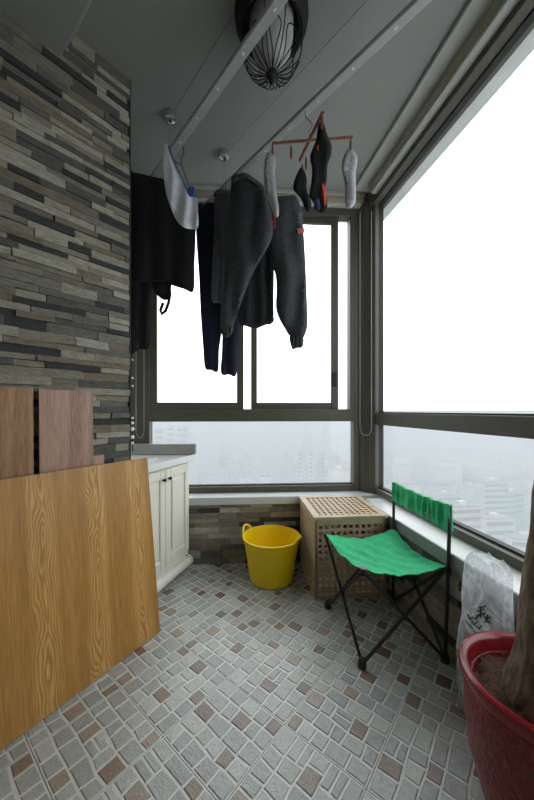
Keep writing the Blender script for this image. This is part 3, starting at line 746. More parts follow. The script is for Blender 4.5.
# ------------------------------------------------------------------ slatted wooden box
ca_, sa_ = math.cos(0.09), math.sin(0.09); ex = Vector((ca_, sa_, 0)); ey = Vector((-sa_, ca_, 0)); S = 0.478; HB = 0.52
bo = Vector((0.302, 1.99, 0)); sbx = thing('storage_box', bo, 'pale wooden lattice storage box beside the green folding chair', 'box')
def face(o, ax, up, nrm, w, h, name, nx, nz, sides, thick=0.02, top=0.05, bot=0.05):
    """lattice panel: a frame of rails with crossed slats; parts of the box"""
    f = thing(name, o); f.parent = sbx; f.location = Vector(o)-wpos(sbx)
    P = lambda nm, x0, x1, y0, y1, z0, z1, bev=0.002: MB().obox(o, ax, nrm, up, x0, x1, y0, y1, z0, z1).bevel(bev).build(nm, M['acacia'], f)
    P('rail', sides, w-sides, -thick, 0, h-top, h); P('rail', sides, w-sides, -thick, 0, 0, bot)
    P('stile', 0, sides, -thick, 0, 0, h); P('stile', w-sides, w, -thick, 0, 0, h)
    iw = w-2*sides; ih = h-top-bot
    sv = iw/nx*0.40; px = (iw+sv)/nx
    mv = MB().obox((0, 0, 0), ax, nrm, up, 0, sv, -0.010, -0.004, 0, ih).mesh('slat', M['acacia'])
    for i in range(1, nx):
        place('slat', mv, f, Vector(o)+Vector(ax)*(sides+i*px-sv)+Vector(up)*bot)
    sh = ih/nz*0.40; pz = (ih+sh)/nz
    mh = MB().obox((0, 0, 0), ax, nrm, up, 0, iw, -0.012, -0.0045, 0, sh).mesh('slat', M['acacia'])
    for i in range(1, nz):
        place('slat', mh, f, Vector(o)+Vector(ax)*sides+Vector(up)*(bot+i*pz-sh))
face(bo, ex, UP, -ey, S, HB-0.02, 'front_panel', 11, 11, 0.026, top=0.036, bot=0.03)
face(bo+ey*S, -ey, UP, -ex, S, HB-0.02, 'side_panel', 11, 11, 0.026, top=0.036, bot=0.03)
face(bo+ex*S, ey, UP, ex, S, HB-0.02, 'side_panel', 11, 11, 0.026, top=0.036, bot=0.03)
face(bo+ex*S+ey*S, -ex, UP, ey, S, HB-0.02, 'rear_panel', 11, 11, 0.026, top=0.036, bot=0.03)
face(bo-ex*0.006-ey*0.006+UP*HB, ex, ey, UP, S+0.012, S+0.012, 'lid', 11, 10, 0.045, top=0.045, bot=0.045)
MB().obox(bo, ex, ey, UP, 0.02, S-0.02, 0.02, S-0.02, 0.03, 0.04).build('floor_board', M['acacia'], sbx)

# ------------------------------------------------------------------ green folding chair
F1 = Vector((0.3705, 1.905, 0)); F2 = Vector((0.444, 1.465, 0)); F3 = Vector((0.848, 1.495, 0)); F4 = Vector((0.782, 1.950, 0))
SA = Vector((0.350, 1.880, 0.455)); SD = Vector((0.4456, 1.4575, 0.455)); SC = Vector((0.856, 1.488, 0.455)); SB_ = Vector((0.786, 1.950, 0.459))
TC = Vector((0.868, 1.488, 0.745)); TB = Vector((0.790, 1.955, 0.745))
ch = thing('folding_chair', (F1+F2+F3+F4)/4, 'green canvas folding chair with black legs and a narrow back strip', 'chair')
up1 = UP*0.014
for a, b in ((SA, F2), (SD, F1), (SD, F3), (SC, F2), (SC, F4), (SB_, F3), (SB_, F1), (SA, F4)):
    MB().tube([a, b+up1], 0.0082, 8).build('leg', M['steel'], ch, smooth=True)
for f, top in ((F3, TC), (F4, TB)):
    MB().tube([f+up1, f.lerp(top, 0.6)*1.0, top], 0.0088, 8).build('back_post', M['steel'], ch, smooth=True)
for f in (F1, F2, F3, F4):
    MB().lathe((f.x, f.y, 0.0), [(0.016, 0.0), (0.021, 0.004), (0.021, 0.018), (0.014, 0.042), (0.010, 0.045)], 12).build('foot', M['plastic_black'], ch, smooth=True)
for a, b, c, d in ((SA, F2, SD, F1), (SD, F3, SC, F2), (SC, F4, SB_, F3), (SB_, F1, SA, F4)):
    p = ((a+b)/2+(c+d)/2)/2
    MB().ball(p, 0.014, 10).build('pivot', M['plastic_black'], ch, smooth=True)
for p in (SA, SD, SC, SB_):
    MB().tube([p-UP*0.022, p+UP*0.004], 0.0105, 10).build('corner_cap', M['plastic_black'], ch, smooth=True)
NS = 44; mb = MB(); top = []; bot = []
for i in range(NS+1):
    r0, r1 = [], []
    for j in range(NS+1):
        s, t = i/NS, j/NS
        # edges curve inwards a little and hang between the corners
        e = 0.03; s2 = s+(0.5-s)*e*math.sin(math.pi*t)*abs(2*s-1); t2 = t+(0.5-t)*e*math.sin(math.pi*s)*abs(2*t-1)
        p = (SA*(1-s2)+SD*s2)*(1-t2)+(SB_*(1-s2)+SC*s2)*t2
        sag = 0.040*(math.sin(math.pi*s)*(1-0.35*math.sin(math.pi*t))+math.sin(math.pi*t)*(1-0.35*math.sin(math.pi*s)))
        wr_ = 0.007*noise.noise(Vector((s*6, t*10, 1.7)))+0.004*noise.noise(Vector((s*16, t*22, 3.7)))+0.004*math.sin(26*(s-t)+4*noise.noise(Vector((s*2, t*2, 0))))*math.sin(math.pi*s)
        p = p+UP*(0.007-sag+wr_)
        r0.append(mb.bm.verts.new(p)); r1.append(mb.bm.verts.new(p-UP*0.004))
    top.append(r0); bot.append(r1)
for i in range(NS):
    for j in range(NS):
        mb.bm.faces.new((top[i][j], top[i+1][j], top[i+1][j+1], top[i][j+1])); mb.bm.faces.new((bot[i][j], bot[i][j+1], bot[i+1][j+1], bot[i+1][j]))
for k in range(NS):
    for a, b in (((k, 0), (k+1, 0)), ((k+1, NS), (k, NS)), ((0, k+1), (0, k)), ((NS, k), (NS, k+1))):
        mb.bm.faces.new((top[a[0]][a[1]], bot[a[0]][a[1]], bot[b[0]][b[1]], top[b[0]][b[1]]))
mb.build('seat', M['green'], ch, smooth=True)
# black hem bindings along the seat edges
# back strip: ruched canvas sleeve round the two posts
mb = MB(); NX, NZ = 48, 6; fr, bk = [], []
bd = (TC-TB); bn = Vector((bd.y, -bd.x, 0)).normalized()
if bn.x > 0: bn = -bn
for i in range(NX+1):
    a, b = [], []; t = i/NX
    for j in range(NZ+1):
        s = j/NZ
        zt = 0.750-0.010*math.sin(math.pi*t)+0.003*math.sin(40*t); zb = 0.633-0.012*t+0.006*math.sin(math.pi*t)+0.003*math.sin(33*t)
        post_x = TB.lerp(TC, -0.012+1.024*t); z = zb+(zt-zb)*s
        off = 0.008*math.sin(t*58+3*math.sin(t*9))*math.sin(math.pi*min(max(s, 0.08), 0.92))+0.005*math.sin(t*24+s*2)
        wrap = 0.011 if 0.03 < t < 0.97 else 0.0105
        base = Vector((post_x.x, post_x.y, z))-bn*0.004+bn*off*0.8
        a.append(mb.bm.verts.new(base+bn*wrap)); b.append(mb.bm.verts.new(base-bn*(wrap*0.7)))
    fr.append(a); bk.append(b)
for i in range(NX):
    for j in range(NZ):
        mb.bm.faces.new((fr[i][j], fr[i+1][j], fr[i+1][j+1], fr[i][j+1])); mb.bm.faces.new((bk[i][j], bk[i][j+1], bk[i+1][j+1], bk[i+1][j]))
    for j in (0, NZ): mb.bm.faces.new((fr[i][j], fr[i+1][j], bk[i+1][j], bk[i][j]))
for i in (0, NX):
    for j in range(NZ): mb.bm.faces.new((fr[i][j], fr[i][j+1], bk[i][j+1], bk[i][j]))
mb.build('back_strip', M['green'], ch, smooth=True)
pc_ = SD+Vector((0.004, 0.012, 0.006))
MB().lathe(pc_, [(0.021, 0), (0.021, 0.004), (0.012, 0.006)], 16).build('corner_patch', M['patch'], ch, smooth=True)
# small illegible pale print on the back strip
mb = MB()
for k in range(7):
    t = 0.66+k*0.018; p = TB.lerp(TC, t)+bn*0.0155; mb.obox((p.x, p.y, 0.655), bd.normalized(), bn, UP, -0.003, 0.003, 0, 0.001, 0, 0.010+0.004*(k % 2))
mb.build('print', M['patch'], ch)

# ------------------------------------------------------------------ potted tree
pcn = Vector((0.767, 0.872, 0.002)); pot = thing('potted_tree', pcn, 'thick brown tree trunk in a red glazed pot at the right edge', 'plant')
prof = [(0.115, 0), (0.125, 0.01), (0.128, 0.03), (0.150, 0.10), (0.176, 0.20), (0.188, 0.30), (0.187, 0.365), (0.181, 0.395), (0.180, 0.405)]
MB().lathe(pcn, prof+[(0.165, 0.40), (0.12, 0.2), (0.01, 0.05)], 48).build('pot', M['pot_carve'], pot, smooth=True)
MB().lathe(pcn, [(0.179, 0.392), (0.188, 0.402), (0.199, 0.420), (0.2005, 0.436), (0.198, 0.446), (0.190, 0.450), (0.180, 0.447), (0.172, 0.435), (0.168, 0.40)], 48, closed=True).build('rim', M['pot'], pot, smooth=True)
mb = MB(); bmesh.ops.create_grid(mb.bm, x_segments=26, y_segments=26, size=0.172)
for v in list(mb.bm.verts):
    r = v.co.length
    v.co.z = 0.386+0.02*noise.noise(v.co*22)+0.008*noise.noise(v.co*70)+0.03*max(0, 1-r/0.1)
bmesh.ops.delete(mb.bm, geom=[v for v in mb.bm.verts if v.co.xy.length > 0.172], context='VERTS')
bmesh.ops.translate(mb.bm, verts=mb.bm.verts[:], vec=pcn); mb.build('soil', M['soil'], pot, smooth=True)
tp = [(0.005, 0.36, 0.100), (0.008, 0.40, 0.094), (0.012, 0.45, 0.084), (0.020, 0.52, 0.076), (0.030, 0.62, 0.072), (0.042, 0.75, 0.070), (0.058, 0.9, 0.068), (0.078, 1.05, 0.066), (0.10, 1.25, 0.062), (0.12, 1.5, 0.058), (0.13, 1.66, 0.048)]
mb = MB(); n = 28; rings = []
fine = []
for (a0, z0, r0), (a1, z1, r1) in zip(tp, tp[1:]):
    k = max(2, int((z1-z0)/0.03))
    for i in range(k): q = i/k; fine.append((a0+(a1-a0)*q, z0+(z1-z0)*q, r0+(r1-r0)*q))
fine.append(tp[-1])
for a, z, r in fine:
    ring = []
    for i in range(n):
        th = 2*math.pi*i/n; d = Vector((math.cos(th), math.sin(th), 0))
        rr = r*(1+0.10*noise.noise(Vector((d.x*2.2, d.y*2.2, z*7)))+0.05*noise.noise(Vector((d.x*8, d.y*8, z*22)))+0.02*math.sin(z*160+2*math.sin(th*2)))
        ring.append(mb.bm.verts.new(pcn+Vector((a-0.005, 0.0, z))+d*rr))
    rings.append(ring)
for a, b in zip(rings, rings[1:]):
    for i in range(n): mb.bm.faces.new((a[i], a[(i+1) % n], b[(i+1) % n], b[i]))
mb.bm.faces.new(rings[0][::-1]); mb.bm.faces.new(rings[-1]); mb.build('trunk', M['bark'], pot, smooth=True)
# leaf tuft, right of the frame
rl = random.Random(8); tip = pcn+Vector((0.125, 0, 1.62))
for k in range(9):
    a = rl.uniform(-2.2, 0.5); L = rl.uniform(0.16, 0.26); d = Vector((math.cos(a), math.sin(a), 0)); w = 0.022; s = d.cross(UP)
    if tip.x+d.x*L > 1.08: L = 0.10
    mb = MB(); pv = []
    for i in range(7):
        t = i/6; p = tip+d*(L*t)+UP*(0.10*t-0.16*t*t+0.02); ww = w*math.sin(math.pi*(0.12+0.86*t))
        pv.append([mb.bm.verts.new(p+s*ww+UP*0.004), mb.bm.verts.new(p), mb.bm.verts.new(p-s*ww+UP*0.004), mb.bm.verts.new(p-UP*0.002)])
    for p0, p1 in zip(pv, pv[1:]):
        for i in range(4): mb.bm.faces.new((p0[i], p0[(i+1) % 4], p1[(i+1) % 4], p1[i]))
    mb.build('leaf', M['leaf'], pot, smooth=True)

# ------------------------------------------------------------------ plastic bag
bgc = Vector((0.826, 1.185, 0)); bag = thing('plastic_bag', bgc, 'clear white plastic bag with black print between pot and window wall', 'bag')
mb = MB(); n = 44; rings = []
lev = [(0.002, 0.80), (0.03, 1.0), (0.10, 1.06), (0.18, 1.05), (0.26, 1.0), (0.34, 0.97), (0.41, 0.95), (0.47, 0.93), (0.52, 0.90), (0.56, 0.86), (0.60, 0.80), (0.63, 0.70), (0.645, 0.52)]
lf = []
for (z0, k0), (z1, k1) in zip(lev, lev[1:]):
    for i in range(3): lf.append((z0+(z1-z0)*i/3, k0+(k1-k0)*i/3))
lf.append(lev[-1])
def bagpt(th, z, k):
    c, s = math.cos(th), math.sin(th); e = 0.62
    x = 0.056*math.copysign(abs(c)**e, c)*k; y = 0.098*math.copysign(abs(s)**e, s)*k
    d = noise.noise(Vector((c*2.5, s*2.5, z*6)))*0.012+noise.noise(Vector((c*6, s*6, z*14)))*0.006
    zz = z+(0.030*noise.noise(Vector((c*2, s*2, 4.0))) if z > 0.5 else 0)
    lean = 0.012*max(0, z-0.3)
    return bgc+RN*(x+c*d+lean)+RD*(y+s*d)+UP*zz
for z, k in lf: rings.append([mb.bm.verts.new(bagpt(2*math.pi*i/n, z, k)) for i in range(n)])
for a, b in zip(rings, rings[1:]):
    for i in range(n): mb.bm.faces.new((a[i], a[(i+1) % n], b[(i+1) % n], b[i]))
mb.bm.faces.new(rings[0][::-1]); mb.bm.faces.new(rings[-1])
bmesh.ops.recalc_face_normals(mb.bm, faces=mb.bm.faces[:])
bvh = BVHTree.FromBMesh(mb.bm)
mb.build('film', M['bag'], bag, smooth=True)
# contents: a folded grey bundle in the lower half
mc = MB(); bmesh.ops.create_icosphere(mc.bm, subdivisions=3, radius=1)
for v in mc.bm.verts:
    v.co = bgc+RN*(v.co.x*0.036)+RD*(v.co.y*0.07)+UP*(0.20+v.co.z*0.19)+v.co*(0.012*noise.noise(v.co*3))
mc.build('contents', mat('grey_bundle', rgb(150, 152, 152), 0.8, 0.2), bag, smooth=True)
# black print: brush-stroke marks as on the bag, laid on the film
strokes = [((478, 611), (484, 609)), ((481, 606), (481, 617)), ((477, 615), (486, 613)), ((476, 619), (480, 614)), ((483, 614), (487, 619)), ((479, 608), (486, 606)),
           ((485, 619), (491, 617)), ((488, 615), (487, 622)), ((484, 622), (490, 621)), ((487, 621), (491, 624)),
           ((468, 614), (471, 620)), ((470, 619), (474, 617)), ((472, 621), (475, 625)), ((475, 624), (478, 621)), ((476, 626), (480, 629)), ((479, 629), (482, 625)), ((466, 621), (473, 629)), ((474, 631), (478, 635))]
mb = MB()
for (u0, v0), (u1, v1) in strokes:
    pts = []
    for i in range(5):
        t = i/4; d = at(u0+(u1-u0)*t, v0+(v1-v0)*t, 1.0)-Vector((0, 0, EYE)); d.normalize()
        h = bvh.ray_cast(Vector((0, 0, EYE)), d)
        if h[0] is not None: pts.append(h[0]+h[1]*(0.0015 if h[1].dot(d) < 0 else -0.0015))
    if len(pts) > 1: mb.tube(pts, 0.0042 if u0 > 475.5 and v0 < 620 else 0.0030, 6, flat=0.6)
mb.build('print', M['ink'], bag)

# ------------------------------------------------------------------ ceiling lamp
lc = Vector((0.021, 1.43, 0)); lamp = thing('ceiling_lamp', lc+UP*2.97, 'round ceiling lamp with a black iron ring and petal wire cage', 'lamp')
MB().lathe(lc, [(0.100, 3.0), (0.163, 3.0), (0.168, 2.99), (0.165, 2.965), (0.155, 2.935), (0.140, 2.925), (0.126, 2.935), (0.116, 2.97)], 48).build('ring', M['iron'], lamp, smooth=True)
MB().lathe(lc, [(0.100, 2.972), (0.098, 2.90), (0.088, 2.84), (0.068, 2.80), (0.040, 2.775), (0.010, 2.770)], 40).build('glass_bowl', M['shade'], lamp, smooth=True)
def cage(t): # radius, height along a rib
    return (0.140*max(0, 1-t**2.7)**0.5+0.012*t, 2.955-0.235*t)
for k in range(10):
    a = 2*math.pi*k/10+0.1; pts = []
    for i in range(15):
        r, z = cage(i/14); pts.append(lc+Vector((r*math.cos(a), r*math.sin(a), z)))
    MB().tube(pts, 0.0026, 6).build('rib', M['iron'], lamp, smooth=True)
for k in range(10):
    a = 2*math.pi*(k+0.5)/10+0.1; pts = []
    for i in range(17):
        t = i/16; q = math.sin(math.pi*t); r, z = cage(1-0.50*q)
        aa = a+0.24*math.sin(2*math.pi*t)*(0.5+0.5*q); pts.append(lc+Vector((r*math.cos(aa), r*math.sin(aa), z-0.006*q)))
    MB().tube(pts, 0.0024, 6).build('petal', M['iron'], lamp, smooth=True)
MB().lathe(lc, [(0.004, 2.745), (0.022, 2.738), (0.026, 2.724), (0.016, 2.712), (0.008, 2.706), (0.012, 2.698), (0.009, 2.688), (0.002, 2.682)], 16).build('finial', M['iron'], lamp, smooth=True)

# ------------------------------------------------------------------ drying poles, pulleys and cords
PD = Vector((0.6614, -0.750, 0)); ZP = 2.74
def pole(label, p0, far, near, pul_u, pul_v, wire_to):
    """p0: a point under the pulley; far / near: metres along the pole"""
    sd = Vector((PD.y, -PD.x, 0)); o = Vector((p0[0], p0[1], 0))
    root = thing('drying_pole', o+UP*ZP, label, 'drying pole', 'aluminium drying poles under the ceiling')
    MB().obox(o, PD, sd, UP, -far, near, -0.0225, 0.0225, ZP, ZP+0.022).bevel(0.004).build('rail', M['alu'], root)
    for e in (-far, near):
        MB().obox(o, PD, sd, UP, e-0.012, e+0.012, -0.0245, 0.0245, ZP-0.002, ZP+0.024).bevel(0.004).build('end_cap', M['plastic_black'], root)
    n = int((far+near)/0.20); 
    for i in range(n):
        a = -far+0.1+i*0.20
        h = MB(); c = o+PD*a+UP*(ZP-0.0008); h.obox(c, PD, sd, UP, -0.006, 0.006, -0.005, 0.005, -0.0016, 0.0006).bevel(0.0005); h.build('hanger_slot', M['bead'], root)
    return root, o
def pulley(label, p):
    root = thing('ceiling_pulley', p, label, 'pulley', 'chrome pulleys of the drying rack')
    MB().lathe((p.x, p.y, 0), [(0.030, ZC), (0.036, ZC-0.002), (0.037, ZC-0.030), (0.034, ZC-0.040), (0.020, ZC-0.046), (0.003, ZC-0.047)], 24).build('housing', M['chrome'], root, smooth=True)
    MB().ball((p.x+0.003, p.y-0.002, ZC-0.050), 0.010, 8).build('wheel', M['plastic_black'], root, smooth=True)
    return root
PU1 = at(170, 116, 1.89); PU2 = at(224, 160, 2.223)
pole('aluminium drying pole above the white cloth, passing under the lamp', (-0.592, 1.912), 0.36, 1.75, 0, 0, None)
pole('aluminium drying pole holding the sock hanger and charcoal sweatpants', (-0.300, 2.195), 0.26, 2.0, 0, 0, None)
pulley('chrome ceiling pulley above the white cloth near the stone wall', Vector((-0.588, 1.905, ZC-0.04))); pulley('chrome ceiling pulley above the grey trousers near the back window', Vector((-0.300, 2.195, ZC-0.04)))
for p, ln, lab in ((Vector((-0.592, 1.912, 0)), 1.65, 'thin steel cord from the pulley near the stone wall'), (Vector((-0.300, 2.195, 0)), 1.9, 'thin steel cord from the pulley near the back window')):
    r = thing('hoist_cord', p+UP*(ZP+0.022), lab, 'cord', 'hoist cords of the drying rack')
    MB().tube([p+UP*(ZP+0.0222), p+UP*(ZC-0.047)], 0.0013, 5).build('drop', M['wire'], r)
    MB().tube([p+UP*(ZC-0.022)+PD*0.037, p+UP*(ZC-0.022)+PD*ln], 0.0016, 5).build('ceiling_run', M['wire'], r)
    MB().tube([p+PD*(ln-0.001)+UP*(ZC-0.022), p+PD*ln+UP*(ZP+0.0222)], 0.0013, 5).build('drop', M['wire'], r)

# ------------------------------------------------------------------ laundry
def smooth_poly(pts, n=4):
    out = []; L = len(pts)
    for i in range(L):
        p0, p1, p2, p3 = (Vector(pts[(i+k-1) % L]) for k in range(4))
        for j in range(n):
            t = j/n
            out.append(0.5*((2*p1)+(p2-p0)*t+(2*p0-5*p1+4*p2-p3)*t*t+(3*p1-p0-3*p2+p3)*t**3))
    return out
def cloth(name, pts, Y, m, parent=None, thick=0.02, rim=8.0, fold=0.01, freq=0.5, tilt=0.0, seed=0, step=3.0, sm=4, slant=0.0):
    """a hanging piece of fabric: an outline (image measure at distance Y) filled, swollen and folded in depth"""
    poly = smooth_poly(pts, sm) if sm else [Vector(p) for p in pts]
    u0 = min(p.x for p in poly); u1 = max(p.x for p in poly); v0 = min(p.y for p in poly); v1 = max(p.y for p in poly)
    vs = [p.copy() for p in poly]; nb = len(vs); edges = [(i, (i+1) % nb) for i in range(nb)]
    def dist(p):
        d = 1e9
        for i in range(nb):
            a, b = poly[i], poly[(i+1) % nb]; ab_ = b-a; t = max(0, min(1, (p-a).dot(ab_)/max(ab_.dot(ab_), 1e-9)))
            d = min(d, (p-(a+ab_*t)).length)
        return d
    def inside(p):
        c = False
        for i in range(nb):
            a, b = poly[i], poly[(i+1) % nb]
            if (a.y > p.y) != (b.y > p.y) and p.x < (b.x-a.x)*(p.y-a.y)/(b.y-a.y)+a.x: c = not c
        return c
    y = v0+step/2; row = 0
    while y < v1:
        x = u0+(step/2 if row % 2 else 0)
        while x < u1:
            p = Vector((x, y))
            if inside(p) and dist(p) > step*0.45: vs.append(p)
            x += step
        y += step*0.87; row += 1
    ov, oe, of, *_ = geometry.delaunay_2d_cdt(vs, edges, [], 1, 1e-4)
    mb = MB(); fr, bk = [], []
    um = (u0+u1)/2
    for p in ov:
        d = dist(p); on = d < 0.05
        q = min(d/rim, 1); sw = thick*math.sqrt(max(0, 1-(1-q)**2))
        f = fold*math.sin(p.x*freq+2.2*noise.noise(Vector((p.x*0.05, p.y*0.02, seed))))*(0.4+0.6*(p.y-v0)/(v1-v0))+fold*0.7*noise.noise(Vector((p.x*0.09, p.y*0.045, seed+5.5)))
        Yc = Y+tilt*(p.x-um)/F*Y+f+slant*(p.y-v0)/(v1-v0)
        a = mb.bm.verts.new(at(p.x, p.y, Yc-sw)); fr.append(a)
        bk.append(a if on else mb.bm.verts.new(at(p.x, p.y, Yc+sw)))
    for f in of:
        if len(set(f)) < 3: continue
        try: mb.bm.faces.new([fr[i] for i in f])
        except ValueError: pass
        try: mb.bm.faces.new([bk[i] for i in reversed(f)])
        except ValueError: pass
    return mb.build(name, m, parent, smooth=True)

# black shirt on the far end of the first pole
t = thing('black_shirt', at(160, 290, 2.09), 'black shirt hanging from the pole end beside the stone wall', 'clothing', 'laundry on the drying poles')
cloth('body', [(118, 172), (134, 172.5), (150, 176), (166, 180), (182, 190), (195, 204), (195.6, 235), (194.5, 265), (193.5, 291), (184, 289), (174, 286), (164, 282), (140, 283), (118, 283)], 2.08, M['black_cloth'], t, thick=0.03, fold=0.012, freq=0.3, seed=1)
cloth('sleeve', [(118, 200), (150, 205), (153, 270), (151, 300), (150, 330), (148.5, 348), (140, 349), (118, 347)], 2.13, M['black_cloth'], t, thick=0.022, fold=0.01, seed=2)
cloth('sleeve', [(152, 270), (172, 272), (171.5, 286), (169, 298), (164, 300), (158, 296), (153, 288)], 2.115, M['black_cloth'], t, thick=0.016, fold=0.008, seed=3)
pp = [at(u, v, 2.11) for u, v in ((169, 284), (170, 294), (168.5, 303), (165.5, 311), (161.5, 314), (160.5, 310), (163, 303))]
MB().tube(pp, 0.011, 8).build('strap', M['black_cloth'], t, smooth=True)

# white cloth with blue edge, on a wire hanger hooked to the first pole
t = thing('white_cloth', at(182, 228, 1.83), 'white cotton cloth with a blue edge hanging from the pole', 'clothing', 'laundry on the drying poles')
cloth('body', [(164, 145), (168.5, 146), (172, 157), (178, 172), (185, 186), (191, 196), (197, 198), (198, 212), (198, 227.5), (191, 229), (184, 227.5), (177, 221), (171, 208), (166, 192), (163.5, 168)], 1.83, M['white_cloth'], t, thick=0.012, rim=5, fold=0.012, freq=0.5, seed=4, step=2.4)
MB().tube([at(u, v, 1.822) for u, v in ((168.5, 146.5), (172.5, 157), (178.5, 172), (185.5, 186), (191, 195.5))], 0.0055, 8, flat=0.6).build('blue_edge', M['blue_trim'], t, smooth=True)
cloth('blue_tab', [(187, 189), (193, 186.5), (195.5, 191), (194, 196), (189.5, 196.5)], 1.815, M['blue_trim'], t, thick=0.006, rim=2, fold=0, step=1.5)
hg = thing('wire_hanger', at(183, 150, 1.86), 'thin dark wire hanger hooked over the pole by the white cloth', 'hanger')
MB().tube([at(u, v, Y) for u, v, Y in ((176, 146, 1.86), (179, 143, 1.85), (183, 147, 1.84), (184, 153, 1.84), (181, 158, 1.84), (181.5, 165, 1.84), (186, 178, 1.84), (190, 187, 1.835))], 0.0022, 6).build('wire', M['knob'], hg, smooth=True)
MB().tube([at(u, v, 1.845) for u, v in ((181.5, 165), (177, 163), (172, 158), (167, 150))], 0.0022, 6).build('arm', M['knob'], hg, smooth=True)

# navy trousers at the far end of the second pole
t = thing('navy_trousers', at(218, 372, 2.34), 'long navy trousers hanging nearest the back window', 'clothing', 'laundry on the drying poles')
cloth('leg', [(196, 207), (206, 205), (216, 207), (220, 240), (222, 290), (221.5, 330), (219, 350), (218, 371), (211, 370), (205, 367.5), (203, 345), (200.5, 310), (199, 275), (196.5, 240)], 2.36, M['navy'], t, thick=0.022, fold=0.01, seed=6)
cloth('leg', [(210, 206), (228, 203), (240, 205), (241, 250), (240, 300), (238.5, 340), (236.5, 374), (229, 374.5), (221, 373), (222, 350), (222, 320), (218, 280), (213, 240)], 2.325, M['navy'], t, thick=0.022, fold=0.01, seed=7)
cloth('waistband', [(196, 207), (206, 204), (228, 202), (241, 204), (241, 211), (228, 210), (206, 212), (196, 214)], 2.345, M['navy'], t, thick=0.03, rim=3, fold=0.0, seed=8)
# grey trousers
t = thing('grey_trousers', at(222, 305, 2.2), 'grey trousers between the navy trousers and the charcoal sweatpants', 'clothing', 'laundry on the drying poles')
cloth('body', [(215, 192), (224, 190.5), (234, 191), (240, 196), (241, 240), (240, 280), (238, 304), (228, 306), (219, 303), (211.5, 299), (212.5, 260), (214, 225)], 2.2, M['grey_cloth'], t, thick=0.022, fold=0.012, freq=0.9, seed=9)
cloth('waistband', [(214.5, 192), (224, 190), (234, 190.5), (240, 195.5), (240, 201), (233, 197), (224, 196.5), (214.8, 198)], 2.19, M['grey_cloth'], t, thick=0.024, rim=3, fold=0, seed=10)
# dark grey shirt behind the sweatpants
t = thing('grey_shirt', at(255, 326, 2.13), 'dark grey shirt hanging behind the charcoal sweatpants', 'clothing', 'laundry on the drying poles')
cloth('body', [(240, 200), (255, 194), (268, 196), (273, 215), (274, 260), (273.5, 300), (273, 322), (264, 325), (256, 328), (247, 326), (238, 322), (237, 290), (238, 240)], 2.13, M['dark_cloth'], t, thick=0.02, fold=0.014, freq=0.45, seed=11)
cloth('hem', [(238, 317), (247, 321), (256, 323), (264, 320), (273, 317), (273, 322.5), (264, 325.5), (256, 328.5), (247, 326.5), (238, 322.5)], 2.122, M['dark_cloth'], t, thick=0.022, rim=2.5, fold=0.006, freq=0.45, seed=11)
# charcoal sweatpants
t = thing('sweatpants', at(265, 346, 1.99), 'charcoal sweatpants with a small pink print spread wide over the pole', 'clothing', 'laundry on the drying poles')
cloth('leg', [(232.5, 176), (239, 174), (246, 173.5), (256, 180), (264, 187.5), (269, 203), (272.5, 222), (272, 238), (264, 254), (252, 275), (243, 298), (235, 321), (232, 331), (226, 334), (221, 331), (220.5, 312), (224, 278), (226.5, 240), (229, 205)], 1.99, M['charcoal'], t, thick=0.035, rim=10, fold=0.014, freq=0.28, seed=12, tilt=-0.3)
cloth('leg', [(262, 190), (275, 196), (288, 195.5), (296, 196.5), (300.5, 207), (303, 225), (305, 255), (306.5, 290), (307.5, 322), (305.5, 333), (302, 338), (291, 337), (284, 327), (279, 318), (276, 307), (276.5, 290), (275.5, 275), (270, 258), (266, 235), (262, 212)], 2.01, M['charcoal'], t, thick=0.032, rim=10, fold=0.012, freq=0.26, seed=13, tilt=-0.1)
cloth('waistband', [(232, 176), (239, 173.5), (246, 173), (256, 179.5), (264.5, 187), (263, 193), (255, 187), (246, 181), (238, 181), (232, 184)], 1.975, M['charcoal'], t, thick=0.036, rim=4, fold=0.0, seed=14)
cloth('cuff', [(290, 335), (302.5, 335), (302.8, 346.5), (297, 348), (292, 348.5)], 2.0, M['dark_cloth'], t, thick=0.026, rim=4, fold=0.006, freq=1.6, seed=15, step=2)
cloth('cuff', [(221, 326), (233, 326), (231, 335), (226, 337.5), (221.5, 334)], 1.98, M['dark_cloth'], t, thick=0.026, rim=4, fold=0.006, freq=1.6, seed=16, step=2)
mb = MB()
for i in range(5):
    for j in range(3):
        c = at(298.5+j*1.7+0.5*(i % 2), 213.5+i*2.2, 1.972); mb.ball(c, 0.0022, 6)
mb.build('dot_print', M['white_print'], t)
cloth('pink_print', [(297, 228.5), (304, 227.5), (304.5, 232.5), (298, 234)], 1.968, M['pink'], t, thick=0.003, rim=1, fold=0, step=1.5, sm=0)
cloth('red_label', [(271.5, 214), (275.5, 214), (275.5, 228), (272, 230)], 1.955, mat('dark_red_label', rgb(130, 30, 44), 0.8), t, thick=0.004, rim=1, fold=0, step=1.5, sm=0)

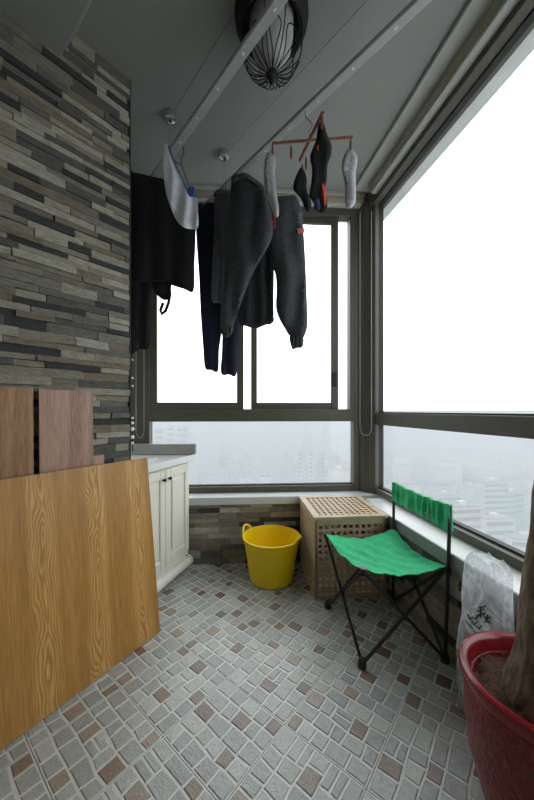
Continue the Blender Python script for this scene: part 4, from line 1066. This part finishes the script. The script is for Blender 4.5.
# ------------------------------------------------------------------ sock hanger with socks
HY = 1.617
hc = at(310, 140.5, HY)
h = thing('sock_hanger', hc, 'wooden cross-bar clip hanger hooked on the drying pole', 'hanger')
MB().tube([at(272, 143.5, HY), at(352.5, 137, HY)], 0.0085, 8, flat=0.7).build('bar', M['redwood'], h)
MB().tube([at(300, 160.5, 1.75), at(323, 112, 1.465)], 0.009, 8, flat=0.7).build('bar', M['redwood'], h)
MB().tube([hc, at(309, 131, HY), at(312.5, 126, HY), at(310, 121, HY), at(305.5, 117.5, HY), at(305, 112, HY), at(308, 108, HY), at(313, 108.5, HY)], 0.0022, 6).build('hook', M['wire'], h, smooth=True)
def clip(u, v, Y, ln=10):
    a = at(u, v, Y); k = ln/F*Y
    c = MB().obox(a-UP*k, (1, 0, 0), (0, 1, 0), UP, -0.005, 0.005, -0.007, 0.007, 0, k); c.obox(a, (1, 0, 0), (0, 1, 0), UP, -0.0025, 0.0025, -0.003, 0.003, -0.004, 0.012)
    c.build('clip', M['redwood'], h)
for u, v, Y in ((291, 148.5, HY), (330, 148, 1.60), (306, 159, 1.70), (302, 166, 1.74), (272.5, 146, HY), (350.5, 141, HY), (322, 118, 1.49)): clip(u, v, Y)
def sock(label, outline, Y, m, extras=(), thick=0.02, seed=0):
    v1 = max(p[1] for p in outline); u = sum(p[0] for p in outline)/len(outline)
    r = thing('sock', at(u, v1, Y), label, 'sock', 'socks on the clip hanger')
    cloth('knit', outline, Y, M[m], r, thick=thick, rim=5, fold=0.006, freq=0.4, seed=seed, step=1.8)
    for nm, o2, mm in extras: cloth(nm, o2, Y-0.004, M[mm], r, thick=thick, rim=4, fold=0.004, freq=0.4, seed=seed, step=1.6)
sock('light grey sock at the left end of the clip hanger', [(267, 153), (272, 153), (275.5, 160), (275, 175), (276.5, 192), (279, 208), (278, 217), (274, 214.5), (270.5, 205), (266, 195), (264, 182), (264, 165)], HY, 'sock_grey', (('stripe', [(265, 176), (269, 176), (268.5, 196), (266, 194)], 'sock_grey_dark'), ('cuff', [(267, 152.5), (272, 152.5), (274.5, 158.5), (266, 158.5)], 'sock_grey')), seed=21)
sock('small black sock hanging lowest on the clip hanger', [(300, 168), (304, 170), (307, 180), (306.5, 187), (309, 196), (311.5, 205), (309, 212), (305, 209), (301, 199), (296, 193), (293, 189), (294.5, 180)], 1.71, 'sock_black', (('toe', [(303, 200), (309, 198), (311.5, 205), (309, 212), (305, 209)], 'sock_black'),), seed=22)
sock('long black sock with a red and blue foot on the clip hanger', [(320, 121), (324, 124), (327, 134), (331.5, 145), (331, 154), (327.5, 166), (327, 180), (325.5, 188), (327, 200), (327, 209), (322, 212.5), (315, 210), (313, 202), (309, 196), (311, 184), (312, 170), (310, 158), (312, 150), (316, 140), (317.5, 130)], 1.53, 'sock_black',
     (('red_side', [(320.5, 182), (324.5, 184), (326, 195), (326.5, 206), (322.5, 206.5), (321, 195)], 'sock_red'), ('blue_foot', [(313.5, 200), (319, 197), (321.5, 206), (320, 211), (315, 209.5)], 'sock_blue'), ('red_band', [(315.5, 145), (320, 144), (319.5, 152), (315.5, 151)], 'sock_red')), seed=23)
sock('light grey sock at the right end of the clip hanger', [(350, 148), (355, 152), (357.5, 160), (355.5, 174), (356, 190), (355, 203), (350, 208.5), (345.5, 206), (345, 190), (344.5, 178), (341.5, 170), (343, 158), (347, 150)], HY, 'sock_grey', (('heel', [(343, 172), (349, 178), (348, 185), (345, 184)], 'sock_grey_dark'), ('toe', [(345.5, 198), (355, 196), (355, 203), (350, 208.5), (345.8, 206)], 'sock_grey')), seed=24)
sock('grey marl sock tucked behind the red and blue sock', [(312, 186), (316, 183), (319, 186), (318.5, 198), (316, 203), (311.5, 199), (310, 193)], 1.58, 'sock_grey_dark', (), thick=0.014, seed=25)
